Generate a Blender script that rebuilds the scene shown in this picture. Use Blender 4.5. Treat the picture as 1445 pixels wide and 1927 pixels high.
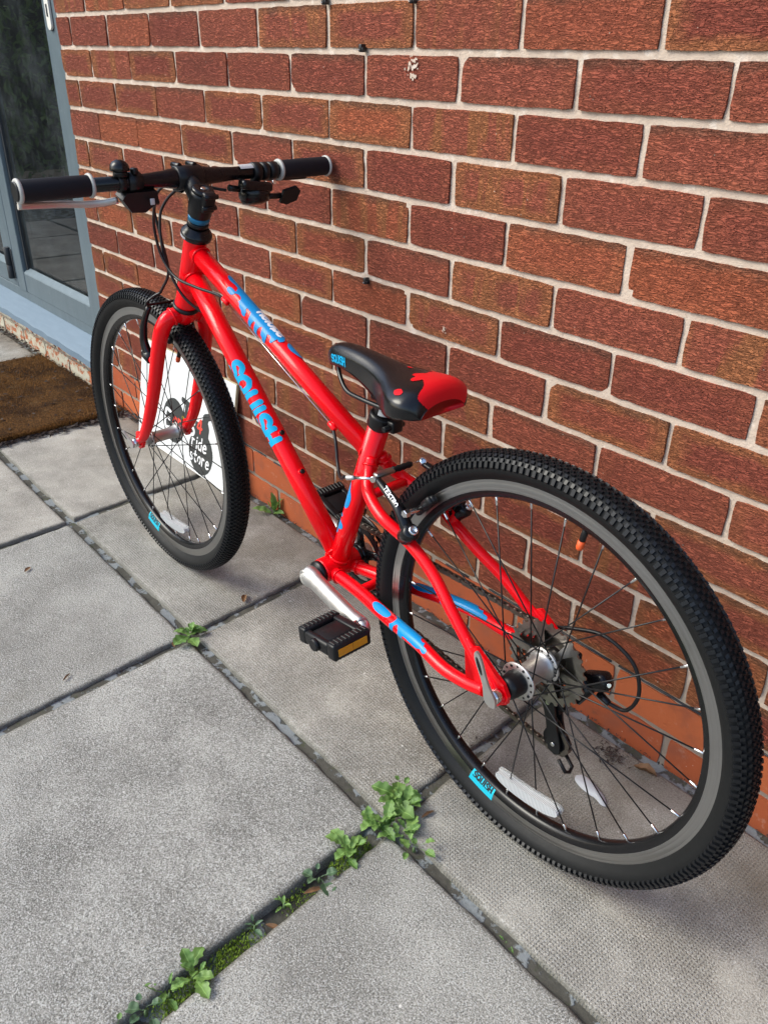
import bpy, bmesh, math, random
import numpy as np
from mathutils import Vector, Matrix

random.seed(7)
rng = np.random.default_rng(11)
PI = math.pi
scene = bpy.context.scene
COL = scene.collection
for o in list(bpy.data.objects):
    bpy.data.objects.remove(o, do_unlink=True)

# ------------------------------------------------------------------ camera
cam_d = bpy.data.cameras.new('camera')
cam = bpy.data.objects.new('camera', cam_d)
COL.objects.link(cam)
RGT = Vector((0.6505, 0.7594, 0.0140)); UPV = Vector((-0.3760, 0.3060, 0.8746)); FWD = Vector((-0.6599, 0.5742, -0.4846))
M = Matrix.Identity(4)
for i in range(3):
    M[i][0] = RGT[i]; M[i][1] = UPV[i]; M[i][2] = -FWD[i]
M.translation = Vector((0.6702, -1.0186, 1.0328))
cam.matrix_world = M
cam_d.sensor_fit = 'HORIZONTAL'
cam_d.sensor_width = 36.0
cam_d.lens = 36.0 * 1557.2 / 1445.0
cam_d.clip_start = 0.02
cam_d.clip_end = 400.0
scene.camera = cam
scene.render.resolution_x = 767
scene.render.resolution_y = 1024

# ------------------------------------------------------------------ light
SUN_DIR = Vector((-0.50, -0.62, 0.72)).normalized()      # towards the sun
world = bpy.data.worlds.new('World'); scene.world = world
world.use_nodes = True
wn = world.node_tree; wn.nodes.clear()
w_out = wn.nodes.new('ShaderNodeOutputWorld')
w_bg = wn.nodes.new('ShaderNodeBackground')
w_sky = wn.nodes.new('ShaderNodeTexSky')
w_sky.sky_type = 'NISHITA'; w_sky.sun_disc = False
w_sky.sun_elevation = math.asin(SUN_DIR.z)
w_sky.sun_rotation = math.atan2(SUN_DIR.x, SUN_DIR.y)
w_sky.air_density = 1.0; w_sky.dust_density = 2.0; w_sky.ozone_density = 1.0
w_bg.inputs['Strength'].default_value = 0.14
wn.links.new(w_sky.outputs[0], w_bg.inputs[0]); wn.links.new(w_bg.outputs[0], w_out.inputs[0])

sun_d = bpy.data.lights.new('sun', 'SUN')
sun_d.energy = 1.45; sun_d.angle = math.radians(34); sun_d.color = (1.0, 1.0, 0.87)
sun = bpy.data.objects.new('sun', sun_d); COL.objects.link(sun)
sun.rotation_euler = SUN_DIR.to_track_quat('Z', 'Y').to_euler()
sun.location = (0, -6, 8)

scene.view_settings.view_transform = 'Standard'
scene.view_settings.look = 'None'
scene.view_settings.gamma = 1.0
scene.view_settings.use_curve_mapping = False
scene.view_settings.exposure = 1.05

# ------------------------------------------------------------------ materials
class NT:
    def __init__(self, name):
        self.m = bpy.data.materials.new(name); self.m.use_nodes = True
        self.t = self.m.node_tree; self.t.nodes.clear()
        self.out = self.t.nodes.new('ShaderNodeOutputMaterial')
    def n(self, typ, **kw):
        nd = self.t.nodes.new(typ)
        for k, v in kw.items():
            if k.startswith('i_'):
                nd.inputs[k[2:].replace('_', ' ')].default_value = v
            else: setattr(nd, k, v)
        return nd
    def l(self, a, b): self.t.links.new(a, b)
    def val(self, sock, v):
        if isinstance(v, bpy.types.NodeSocket): self.l(v, sock)
        else: sock.default_value = v
    def math(self, op, a, b=0.0, c=0.0, clamp=False):
        nd = self.n('ShaderNodeMath', operation=op, use_clamp=clamp)
        self.val(nd.inputs[0], a); self.val(nd.inputs[1], b); self.val(nd.inputs[2], c)
        return nd.outputs[0]
    def mix(self, f, a, b, blend='MIX'):
        nd = self.n('ShaderNodeMix', data_type='RGBA', blend_type=blend)
        nd.clamp_factor = True
        self.val(nd.inputs[0], f)
        for s, v in ((nd.inputs[6], a), (nd.inputs[7], b)):
            if isinstance(v, bpy.types.NodeSocket): self.l(v, s)
            else: s.default_value = (*v, 1.0) if len(v) == 3 else v
        return nd.outputs[2]
    def ss(self, x, lo, hi):
        nd = self.n('ShaderNodeMapRange', interpolation_type='SMOOTHSTEP')
        self.val(nd.inputs[0], x); nd.inputs[1].default_value = lo; nd.inputs[2].default_value = hi
        return nd.outputs[0]
    def noise(self, vec, scale, detail=3.0, rough=0.55, dist=0.0, dims='3D'):
        nd = self.n('ShaderNodeTexNoise', noise_dimensions=dims)
        if vec is not None: self.l(vec, nd.inputs['Vector'])
        nd.inputs['Scale'].default_value = scale; nd.inputs['Detail'].default_value = detail
        nd.inputs['Roughness'].default_value = rough; nd.inputs['Distortion'].default_value = dist
        return nd.outputs[0]
    def voro(self, vec, scale, feature='F1', out=0, rand=1.0):
        nd = self.n('ShaderNodeTexVoronoi', feature=feature)
        if vec is not None: self.l(vec, nd.inputs['Vector'])
        nd.inputs['Scale'].default_value = scale; nd.inputs['Randomness'].default_value = rand
        return nd.outputs[out]
    def mapping(self, vec, scale=(1, 1, 1), loc=(0, 0, 0)):
        nd = self.n('ShaderNodeMapping')
        self.l(vec, nd.inputs[0]); nd.inputs['Scale'].default_value = scale; nd.inputs['Location'].default_value = loc
        return nd.outputs[0]
    def pos(self): return self.n('ShaderNodeNewGeometry').outputs['Position']
    def objc(self): return self.n('ShaderNodeTexCoord').outputs['Object']
    def attr(self, name, out='Fac'):
        return self.n('ShaderNodeAttribute', attribute_name=name).outputs[out]
    def bump(self, h, strength=0.5, dist=0.002, normal=None):
        nd = self.n('ShaderNodeBump'); self.l(h, nd.inputs['Height'])
        nd.inputs['Strength'].default_value = strength; nd.inputs['Distance'].default_value = dist
        if normal is not None: self.l(normal, nd.inputs['Normal'])
        return nd.outputs[0]
    def bsdf(self, color, rough=0.5, metal=0.0, normal=None, coat=0.0, coat_r=0.05, spec=0.5, **kw):
        b = self.n('ShaderNodeBsdfPrincipled')
        if isinstance(color, bpy.types.NodeSocket): self.l(color, b.inputs['Base Color'])
        else: b.inputs['Base Color'].default_value = (*color, 1)
        self.val(b.inputs['Roughness'], rough); self.val(b.inputs['Metallic'], metal)
        b.inputs['Coat Weight'].default_value = coat; b.inputs['Coat Roughness'].default_value = coat_r
        b.inputs['Specular IOR Level'].default_value = spec
        for k, v in kw.items(): self.val(b.inputs[k.replace('_', ' ')], v)
        if normal is not None: self.l(normal, b.inputs['Normal'])
        self.l(b.outputs[0], self.out.inputs[0])
        return b

MAT = {}
def simple(name, color, rough=0.5, metal=0.0, coat=0.0, spec=0.5, var=0.12, nscale=40.0, bump=0.0, bdist=0.0005, rvar=0.15, **kw):
    """plain material with a little wear in colour and gloss"""
    t = NT(name); p = t.objc()
    n1 = t.noise(p, nscale, 4, 0.6)
    dark = tuple(c * (1 - var) for c in color); lite = tuple(min(1, c * (1 + var)) for c in color)
    col = t.mix(n1, dark, lite)
    r = t.math('ADD', t.math('MULTIPLY', t.math('SUBTRACT', t.noise(p, nscale * 2.3, 3), 0.5), rvar * 2 * rough), rough)
    nrm = t.bump(t.noise(p, nscale * 12, 3), bump, bdist) if bump else None
    t.bsdf(col, r, metal, nrm, coat, spec=spec, **kw)
    MAT[name] = t.m
    return t.m

simple('red_paint', (0.84, 0.0015, 0.007), 0.24, coat=0.28, spec=0.20, var=0.04, rvar=0.05)
simple('blue_decal', (0.004, 0.235, 0.54), 0.30, coat=0.1, spec=0.25, var=0.05)
simple('cyan_decal', (0.004, 0.37, 0.66), 0.4, spec=0.25, var=0.05)
simple('cyan_sticker', (0.015, 0.50, 0.66), 0.45, var=0.06)
simple('white_decal', (0.80, 0.80, 0.82), 0.4, var=0.03)
simple('red_decal', (0.66, 0.006, 0.012), 0.36, spec=0.25, var=0.05)
simple('black_decal', (0.012, 0.012, 0.014), 0.5, var=0.05)
simple('rubber', (0.0065, 0.007, 0.0075), 0.56, spec=0.25, var=0.25, nscale=60, bump=0.25, bdist=0.0004)
simple('tread', (0.0050, 0.0058, 0.0075), 0.38, spec=0.35, var=0.3, nscale=90, bump=0.2, bdist=0.0004)
simple('grip', (0.007, 0.008, 0.012), 0.62, spec=0.3, var=0.2, nscale=50, bump=0.5, bdist=0.0004)
simple('grip_ring', (0.42, 0.41, 0.38), 0.5, var=0.15)
simple('black_gloss', (0.005, 0.005, 0.006), 0.26, spec=0.4, var=0.2)
simple('black_satin', (0.006, 0.006, 0.007), 0.36, spec=0.35, var=0.2)
simple('black_plastic', (0.007, 0.007, 0.0078), 0.42, spec=0.35, var=0.25, bump=0.15)
simple('aluminium', (0.60, 0.59, 0.575), 0.46, metal=1.0, var=0.06, rvar=0.25)
simple('chrome', (0.78, 0.78, 0.78), 0.18, metal=1.0, var=0.05)
simple('steel_cog', (0.33, 0.31, 0.28), 0.36, metal=1.0, var=0.2, rvar=0.3)
simple('chain_steel', (0.20, 0.18, 0.155), 0.42, metal=1.0, var=0.3)
simple('spoke_black', (0.012, 0.012, 0.013), 0.35, metal=0.3, var=0.1)
simple('orange_cap', (0.75, 0.10, 0.02), 0.5, var=0.1)
simple('amber', (0.62, 0.26, 0.015), 0.25, var=0.2, nscale=200)
simple('blue_spacer', (0.015, 0.17, 0.33), 0.35, metal=0.4, var=0.05)
simple('grey_print', (0.55, 0.55, 0.55), 0.5, var=0.2, nscale=300)

# brushed brake track: concentric lines read through the object coordinates of the wheel
t = NT('brake_track'); p = t.objc()
sx = t.n('ShaderNodeSeparateXYZ'); t.l(p, sx.inputs[0])
rad = t.math('SQRT', t.math('ADD', t.math('POWER', sx.outputs[0], 2.0), t.math('POWER', sx.outputs[2], 2.0)))
rn = t.noise(t.n('ShaderNodeCombineXYZ').outputs[0], 1.0)
cmb = t.n('ShaderNodeCombineXYZ'); t.l(rad, cmb.inputs[0])
ring = t.noise(cmb.outputs[0], 1100.0, 3, 0.7)
blot = t.noise(p, 16.0, 4, 0.6)
col = t.mix(ring, (0.20, 0.20, 0.195), (0.60, 0.595, 0.585))
col = t.mix(t.math('MULTIPLY', t.ss(blot, 0.5, 0.75), .6), col, (0.30, 0.29, 0.28))
t.bsdf(col, 0.28, 1.0, t.bump(ring, 0.3, 0.0003)); MAT['brake_track'] = t.m

# clear reflector plastic
t = NT('reflector'); p = t.objc()
wv = t.n('ShaderNodeTexWave', wave_type='BANDS', bands_direction='X'); wv.inputs['Scale'].default_value = 130.0; t.l(p, wv.inputs[0])
t.bsdf(t.mix(wv.outputs[0], (0.42, 0.43, 0.44), (0.78, 0.80, 0.82)), 0.18, 0.0, t.bump(wv.outputs[0], 0.5, 0.001),
       Transmission_Weight=0.25); MAT['reflector'] = t.m
t = NT('reflector_clear')
t.bsdf((0.86, 0.88, 0.88), 0.16, 0.0, None, Transmission_Weight=0.75, IOR=1.3); MAT['reflector_clear'] = t.m

# saddle vinyl with fine grain
t = NT('saddle_vinyl'); p = t.objc()
g = t.voro(p, 900.0)
t.bsdf(t.mix(t.noise(p, 25, 3), (0.004, 0.004, 0.0045), (0.007, 0.007, 0.008)), 0.25, 0, t.bump(g, 0.12, 0.0003)); MAT['saddle_vinyl'] = t.m

# ------------------------------------------------------------------ mesh helpers
class MB:
    def __init__(self): self.v = []; self.f = []; self.mi = []; self.smooth = []
    def add(self, vs, fs, mi=0, smooth=True):
        b = len(self.v)
        self.v.extend([tuple(p) for p in vs])
        for f in fs:
            self.f.append(tuple(b + i for i in f)); self.mi.append(mi); self.smooth.append(smooth)
        return self
    # ---- tube through points with radius list
    def tube(self, pts, rad, seg=12, cap=True, mi=0, ell=None, up=None):
        pts = [Vector(p) for p in pts]; n = len(pts)
        if not hasattr(rad, '__len__'): rad = [rad] * n
        tang = []
        for i in range(n):
            a = pts[max(i - 1, 0)]; b = pts[min(i + 1, n - 1)]
            d = (b - a); tang.append(d.normalized() if d.length > 1e-9 else Vector((0, 0, 1)))
        ref = Vector(up) if up is not None else (Vector((0, 1, 0)) if abs(tang[0].y) < 0.9 else Vector((1, 0, 0)))
        nrm = (ref - tang[0] * ref.dot(tang[0])).normalized()
        vs = []
        for i in range(n):
            if i:
                q = tang[i - 1].rotation_difference(tang[i]); nrm = (q @ nrm)
                nrm = (nrm - tang[i] * nrm.dot(tang[i])).normalized()
            bn = tang[i].cross(nrm)
            e = ell if ell else (1, 1)
            for k in range(seg):
                a = 2 * PI * k / seg
                vs.append(pts[i] + nrm * (math.cos(a) * rad[i] * e[0]) + bn * (math.sin(a) * rad[i] * e[1]))
        fs = []
        for i in range(n - 1):
            for k in range(seg):
                k2 = (k + 1) % seg
                fs.append((i * seg + k, i * seg + k2, (i + 1) * seg + k2, (i + 1) * seg + k))
        self.add(vs, fs, mi)
        if cap:
            b0 = len(self.v) - len(vs)
            self.f.append(tuple(b0 + k for k in reversed(range(seg)))); self.mi.append(mi); self.smooth.append(False)
            self.f.append(tuple(b0 + (n - 1) * seg + k for k in range(seg))); self.mi.append(mi); self.smooth.append(False)
        return self
    # ---- lathe: profile [(axial, radius)...] about axis through o along d
    def lathe(self, prof, o, d, seg=24, mi=0, close=False, smooth=True, cap=True):
        o = Vector(o); d = Vector(d).normalized()
        ref = Vector((0, 0, 1)) if abs(d.z) < 0.9 else Vector((1, 0, 0))
        x = (ref - d * ref.dot(d)).normalized(); y = d.cross(x)
        vs = []
        for (a, r) in prof:
            for k in range(seg):
                th = 2 * PI * k / seg
                vs.append(o + d * a + x * (r * math.cos(th)) + y * (r * math.sin(th)))
        fs = []; n = len(prof)
        rngi = range(n) if close else range(n - 1)
        for i in rngi:
            j = (i + 1) % n
            for k in range(seg):
                k2 = (k + 1) % seg
                fs.append((i * seg + k, i * seg + k2, j * seg + k2, j * seg + k))
        self.add(vs, fs, mi, smooth)
        if not close and cap:
            b0 = len(self.v) - len(vs)
            if prof[0][1] > 1e-6:
                self.f.append(tuple(b0 + k for k in reversed(range(seg)))); self.mi.append(mi); self.smooth.append(False)
            if prof[-1][1] > 1e-6:
                self.f.append(tuple(b0 + (n - 1) * seg + k for k in range(seg))); self.mi.append(mi); self.smooth.append(False)
        return self
    def cyl(self, a, b, r, seg=16, mi=0):
        a = Vector(a); b = Vector(b); L = (b - a).length
        e = min(r * 0.15, L * 0.2)
        return self.lathe([(0, r - e), (e, r), (L - e, r), (L, r - e)], a, b - a, seg, mi)
    # ---- rounded box
    def rbox(self, c, size, bev=0.002, rot=None, mi=0, seg=2):
        bm = bmesh.new(); bmesh.ops.create_cube(bm, size=1.0)
        bmesh.ops.scale(bm, vec=Vector(size), verts=bm.verts)
        if bev > 0: bmesh.ops.bevel(bm, geom=bm.edges[:], offset=bev, segments=seg, affect='EDGES', profile=0.5)
        mt = (rot.to_4x4() if rot is not None else Matrix.Identity(4)); mt = Matrix.Translation(Vector(c)) @ mt
        bmesh.ops.transform(bm, matrix=mt, verts=bm.verts)
        bm.verts.index_update()
        self.add([v.co.copy() for v in bm.verts], [[v.index for v in f.verts] for f in bm.faces], mi, seg > 1)
        bm.free(); return self
    # ---- prism from an outline in a plane (origin o, axes ax, ay), thickness along n
    def prism(self, pts2, o, ax, ay, thick, mi=0, holes=None):
        o = Vector(o); ax = Vector(ax).normalized(); ay = Vector(ay).normalized(); nn = ax.cross(ay).normalized()
        n = len(pts2)
        top = [o + ax * p[0] + ay * p[1] + nn * (thick / 2) for p in pts2]
        bot = [o + ax * p[0] + ay * p[1] - nn * (thick / 2) for p in pts2]
        bm = bmesh.new(); vs = [bm.verts.new(p) for p in top]; f = bm.faces.new(vs)
        r = bmesh.ops.triangulate(bm, faces=[f]); bm.verts.index_update()
        tris = [[v.index for v in ff.verts] for ff in bm.faces]; bm.free()
        fs = [tuple(tr) for tr in tris] + [tuple(n + i for i in reversed(tr)) for tr in tris]
        self.add(top + bot, fs, mi, False)
        b0 = len(self.v) - 2 * n
        for i in range(n):
            j = (i + 1) % n
            self.f.append((b0 + i, b0 + n + i, b0 + n + j, b0 + j)); self.mi.append(mi); self.smooth.append(False)
        return self
    # ---- flat plate shaped like a ring with n cut-outs is made from sectors
    def build(self, name, mats, parent=None):
        me = bpy.data.meshes.new(name)
        me.from_pydata(self.v, [], self.f); me.update()
        if not isinstance(mats, (list, tuple)): mats = [mats]
        for m in mats: me.materials.append(MAT[m] if isinstance(m, str) else m)
        me.polygons.foreach_set('material_index', self.mi)
        me.polygons.foreach_set('use_smooth', self.smooth)
        me.update()
        ob = bpy.data.objects.new(name, me); COL.objects.link(ob)
        if parent is not None: ob.parent = parent
        return ob

def empty(name, loc=(0, 0, 0), rz=0.0, parent=None):
    e = bpy.data.objects.new(name, None); COL.objects.link(e)
    e.location = loc; e.rotation_euler = (0, 0, rz); e.empty_display_size = 0.05
    if parent is not None: e.parent = parent
    return e
def tag(o, label=None, cat=None, group=None, kind=None):
    if label: o['label'] = label
    if cat: o['category'] = cat
    if group: o['group'] = group
    if kind: o['kind'] = kind
    return o
def spline(pts, n=8):
    """Catmull-Rom through points (any dimension)"""
    P = np.array(pts, float); P = np.vstack([2 * P[0] - P[1], P, 2 * P[-1] - P[-2]])
    out = []
    for i in range(1, len(P) - 2):
        for k in range(n):
            t_ = k / n; a, b, c, d = P[i - 1], P[i], P[i + 1], P[i + 2]
            out.append(0.5 * ((2 * b) + (-a + c) * t_ + (2 * a - 5 * b + 4 * c - d) * t_**2 + (-a + 3 * b - 3 * c + d) * t_**3))
    out.append(P[-2])
    return np.array(out)

# ---- stroke lettering, rasterised to fine quads laid on a surface
FONT = {
 'S': [[(.85,.82),(.62,.98),(.3,.96),(.12,.78),(.25,.58),(.7,.45),(.86,.26),(.7,.06),(.35,.02),(.1,.16)]],
 'Q': [[(.5,.98),(.16,.82),(.08,.5),(.2,.14),(.5,.02),(.82,.16),(.92,.5),(.84,.82),(.5,.98)],[(.6,.25),(.95,-.08)]],
 'U': [[(.1,1),(.1,.3),(.28,.04),(.6,.03),(.8,.25),(.82,1)]],
 'I': [[(.2,1),(.2,0)]],
 'H': [[(.1,1),(.1,0)],[(.82,1),(.82,0)],[(.1,.52),(.82,.52)]],
 'T': [[(.0,1),(.9,1)],[(.45,1),(.45,0)]],
 'E': [[(.8,1),(.1,1),(.1,0),(.8,0)],[(.1,.52),(.7,.52)]],
 'K': [[(.1,1),(.1,0)],[(.8,1),(.1,.45)],[(.3,.6),(.85,0)]],
 'R': [[(.1,0),(.1,1),(.6,1),(.82,.8),(.6,.52),(.1,.5)],[(.45,.5),(.85,0)]],
 'O': [[(.5,1),(.15,.85),(.06,.5),(.15,.15),(.5,0),(.85,.15),(.94,.5),(.85,.85),(.5,1)]],
 'r': [[(.15,.68),(.15,0)],[(.15,.45),(.35,.66),(.6,.62)]],
 'i': [[(.18,.66),(.18,0)],[(.2,.92),(.22,.95)]],
 'd': [[(.72,1.05),(.72,0)],[(.72,.5),(.45,.66),(.15,.5),(.1,.2),(.35,0),(.7,.15)]],
 'e': [[(.12,.36),(.72,.4),(.6,.62),(.35,.66),(.12,.42),(.15,.12),(.4,0),(.75,.1)]],
 's': [[(.68,.56),(.4,.66),(.16,.52),(.3,.36),(.6,.28),(.66,.1),(.4,0),(.1,.08)]],
 't': [[(.35,.98),(.32,.15),(.5,0),(.68,.08)],[(.08,.64),(.66,.66)]],
 'o': [[(.4,.66),(.14,.52),(.08,.26),(.3,0),(.6,.08),(.72,.38),(.6,.6),(.4,.66)]],
 'a': [[(.66,.62),(.66,0)],[(.66,.5),(.4,.66),(.14,.44),(.14,.16),(.36,0),(.66,.2)]],
 'l': [[(.15,1.0),(.15,0)]],
 'y': [[(.1,.66),(.36,.06)],[(.68,.66),(.3,-.2),(.05,-.26)]],
 '4': [[(.6,0),(.58,1),(.05,.35),(.85,.36)]],
 'Y': [[(0,1),(.42,.5),(.85,1)],[(.42,.5),(.42,0)]],
 'M': [[(.05,0),(.1,1),(.5,.35),(.88,1),(.95,0)]],
 'N': [[(.1,0),(.1,1),(.8,0),(.8,1)]],
 'G': [[(.85,.8),(.55,1),(.2,.85),(.08,.5),(.2,.12),(.55,0),(.85,.18),(.85,.48),(.55,.48)]],
 'D': [[(.1,0),(.1,1),(.5,1),(.85,.72),(.85,.3),(.5,0),(.1,0)]],
}
ADV = {'I': .42, 'i': .4, 'l': .35, 'M': 1.15, 'Q': 1.1, 'O': 1.1}
def text_segs(txt, height, track=0.28, slant=0.0, wscale=0.9, smooth=True):
    """-> segments (n,4), width.  lower-left origin"""
    segs = []; x = 0.0
    for ch in txt:
        if ch == ' ': x += 0.5 * height; continue
        for pl in FONT[ch]:
            P = np.array(pl, float)
            if smooth and len(P) > 3: P = spline(P, 4)
            P = P * height; P[:, 0] = P[:, 0] * wscale + x + P[:, 1] * slant
            segs.append(np.hstack([P[:-1], P[1:]]))
        x += (ADV.get(ch, 0.92) * wscale + track) * height
    return np.vstack(segs), x - track * height
def seg_dist(U, V, segs):
    d = np.full(U.shape, 1e9)
    for x0, y0, x1, y1 in segs:
        dx, dy = x1 - x0, y1 - y0; L = dx * dx + dy * dy + 1e-12
        tt = np.clip(((U - x0) * dx + (V - y0) * dy) / L, 0, 1)
        d = np.minimum(d, (U - x0 - tt * dx)**2 + (V - y0 - tt * dy)**2)
    return np.sqrt(d)
def blobs(U, V, items):
    """metaball splash; items (x,y,rx,ry)"""
    f = np.zeros(U.shape)
    for (x, y, rx, ry) in items:
        q = ((U - x) / rx)**2 + ((V - y) / ry)**2
        f += np.exp(-q * 1.6)
    return f - math.exp(-1.6)
def raster(mask_fn, u0, u1, v0, v1, d, mapf, name, mat, parent):
    nu = int((u1 - u0) / d); nv = int((v1 - v0) / d)
    uc = u0 + (np.arange(nu) + .5) * d; vc = v0 + (np.arange(nv) + .5) * d
    U, V = np.meshgrid(uc, vc, indexing='ij')
    mask = mask_fn(U, V)
    idx = {}; vs = []; fs = []
    def vid(i, j):
        k = (i, j)
        if k not in idx:
            idx[k] = len(vs); vs.append(tuple(mapf(u0 + i * d, v0 + j * d)))
        return idx[k]
    for i, j in zip(*np.nonzero(mask)):
        fs.append((vid(i, j), vid(i + 1, j), vid(i + 1, j + 1), vid(i, j + 1)))
    mb = MB(); mb.add(vs, fs, 0, True)
    return mb.build(name, mat, parent)
def tube_map(A, B, r, ref, off=0.0004):
    """u along A->B in metres from A, v around the tube in metres from direction ref"""
    A = Vector(A); B = Vector(B); d = (B - A).normalized(); ref = Vector(ref); x = (ref - d * ref.dot(d)).normalized(); y = d.cross(x)
    def f(u, v):
        a = v / r
        return A + d * u + (x * math.cos(a) + y * math.sin(a)) * (r + off)
    return f
def set_attr(ob, name, vals):
    at = ob.data.attributes.new(name, 'FLOAT', 'POINT'); at.data.foreach_set('value', vals)
# ================================================================== SETTING
# ---- brick materials (bu, bv = place on the brick's face 0..1, rnd = one number per brick)
def brick_common(t):
    r = t.attr('rnd'); bu = t.attr('bu'); bv = t.attr('bv')
    r2 = t.math('FRACT', t.math('MULTIPLY', r, 17.31)); r3 = t.math('FRACT', t.math('MULTIPLY', r, 41.77))
    return r, r2, r3, bu, bv
t = NT('brick_rustic'); P = t.pos()
r, r2, r3, bu, bv = brick_common(t)
eu = t.math('MULTIPLY', t.math('MINIMUM', bu, t.math('SUBTRACT', 1.0, bu)), 0.212 * 0.5)
ev = t.math('MULTIPLY', t.math('MINIMUM', bv, t.math('SUBTRACT', 1.0, bv)), 0.062)
wob = t.noise(P, 28.0, 3, 0.6)
e = t.math('ADD', t.math('MINIMUM', eu, ev), t.math('MULTIPLY', t.math('SUBTRACT', wob, 0.5), 0.022))
ringm = t.math('SUBTRACT', 1.0, t.ss(e, 0.004, 0.018))
ringm = t.math('MULTIPLY', ringm, t.math('ADD', t.math('MULTIPLY', t.ss(r, 0.56, 0.74), 0.72), 0.14))
c1 = t.n('ShaderNodeCombineXYZ'); t.l(t.math('ADD', t.math('MULTIPLY', bu, 5.5), t.math('MULTIPLY', r, 90.0)), c1.inputs[0])
t.l(t.math('MULTIPLY', bv, 0.25), c1.inputs[1])
band = t.math('MULTIPLY', t.ss(t.noise(c1.outputs[0], 1.0, 3, 0.5, 0.4), 0.50, 0.60), t.ss(r2, 0.83, 0.86))
base = t.mix(r2, (0.285, 0.066, 0.043), (0.405, 0.110, 0.065))
base = t.mix(t.ss(r3, 0.80, 0.95), base, (0.50, 0.135, 0.058))
base = t.mix(t.math('MULTIPLY', t.noise(P, 9.0, 3), 0.5), base, (0.315, 0.084, 0.050))
orange = t.mix(wob, (0.45, 0.158, 0.062), (0.36, 0.138, 0.060))
col = t.mix(band, base, orange)
col = t.mix(ringm, col, orange)
smoke = t.math('MULTIPLY', t.ss(t.math('ADD', bv, t.math('MULTIPLY', t.math('SUBTRACT', wob, 0.5), 0.5)), 0.78, 1.0), t.ss(r3, 0.35, 0.5))
col = t.mix(t.math('MULTIPLY', smoke, 0.5), col, (0.10, 0.068, 0.045))
fine = t.noise(P, 420.0, 3, 0.7)
col = t.mix(t.math('MULTIPLY', t.ss(fine, 0.55, 0.8), 0.25), col, (0.42, 0.15, 0.075))
mp = t.mapping(P, (40.0, 40.0, 200.0))
n1 = t.noise(mp, 1.0, 2.5, 0.58, 0.45)
ridge = t.math('ABSOLUTE', t.math('SUBTRACT', n1, 0.5))
mp2 = t.mapping(P, (95.0, 95.0, 460.0), (3.1, 0.2, 7.7))
ridge2 = t.math('ABSOLUTE', t.math('SUBTRACT', t.noise(mp2, 1.0, 2.0, 0.5, 0.7), 0.5))
h = t.math('ADD', t.ss(ridge, 0.0, 0.050), t.math('MULTIPLY', t.ss(ridge2, 0.0, 0.07), 0.5))
pit = t.voro(P, 95.0)
h = t.math('ADD', h, t.math('MULTIPLY', t.ss(pit, 0.10, 0.22), 0.7))
h = t.math('ADD', h, t.math('MULTIPLY', fine, 0.25))
speck = t.math('SUBTRACT', 1.0, t.ss(t.voro(P, 62.0), 0.045, 0.075))
speck = t.math('MULTIPLY', speck, t.ss(t.noise(P, 23.0), 0.5, 0.6))
col = t.mix(speck, col, (0.62, 0.54, 0.45))
stain = t.math('MULTIPLY', t.ss(t.noise(P, 3.1, 4, 0.6), 0.52, 0.72), 0.18)
col = t.mix(stain, col, (0.10, 0.055, 0.038))
t.bsdf(col, 0.82, 0, t.bump(h, 1.0, 0.0058), spec=0.2); MAT['brick_rustic'] = t.m

t = NT('brick_orange'); P = t.pos()
r, r2, r3, bu, bv = brick_common(t)
base = t.mix(r, (0.36, 0.080, 0.030), (0.47, 0.120, 0.042))
base = t.mix(t.ss(t.noise(P, 14.0, 4, 0.6), 0.45, 0.75), base, (0.30, 0.085, 0.042))
spk = t.math('SUBTRACT', 1.0, t.ss(t.voro(P, 75.0), 0.05, 0.10))
spk = t.math('MULTIPLY', spk, t.ss(t.noise(P, 12.0), 0.50, 0.62))
base = t.mix(t.math('MULTIPLY', spk, 0.8), base, (0.55, 0.42, 0.34))
bloom = t.math('MULTIPLY', t.ss(t.noise(P, 34.0, 5, 0.7), 0.56, 0.72), t.ss(t.noise(P, 4.0), 0.45, 0.62))
base = t.mix(t.math('MULTIPLY', bloom, 0.35), base, (0.58, 0.45, 0.36))
dirt = t.math('MULTIPLY', t.ss(t.noise(P, 21.0, 5, 0.7), 0.58, 0.75), 0.45)
base = t.mix(dirt, base, (0.10, 0.055, 0.035))
hh = t.math('ADD', t.noise(P, 160.0, 4, 0.65), t.math('MULTIPLY', t.ss(t.voro(P, 60.0), 0.08, 0.2), 0.5))
t.bsdf(base, 0.72, 0, t.bump(hh, 0.5, 0.0016), spec=0.3); MAT['brick_orange'] = t.m

t = NT('brick_painted'); P = t.pos()
r, r2, r3, bu, bv = brick_common(t)
base = t.mix(r, (0.36, 0.10, 0.045), (0.42, 0.14, 0.06))
pm = t.ss(t.math('ADD', t.noise(P, 26.0, 6, 0.7), t.math('MULTIPLY', t.noise(t.mapping(P, (3, 3, 9)), 8.0), 0.35)), 0.60, 0.68)
base = t.mix(pm, base, t.mix(t.noise(P, 60.0, 4), (0.40, 0.37, 0.28), (0.62, 0.58, 0.47)))
base = t.mix(t.math('MULTIPLY', t.ss(t.noise(P, 90.0, 5, 0.75), 0.58, 0.66), 0.7), base, (0.06, 0.05, 0.04))
t.bsdf(base, 0.85, 0, t.bump(t.math('ADD', t.noise(P, 130.0, 4), pm), 0.6, 0.002), spec=0.25); MAT['brick_painted'] = t.m

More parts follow.
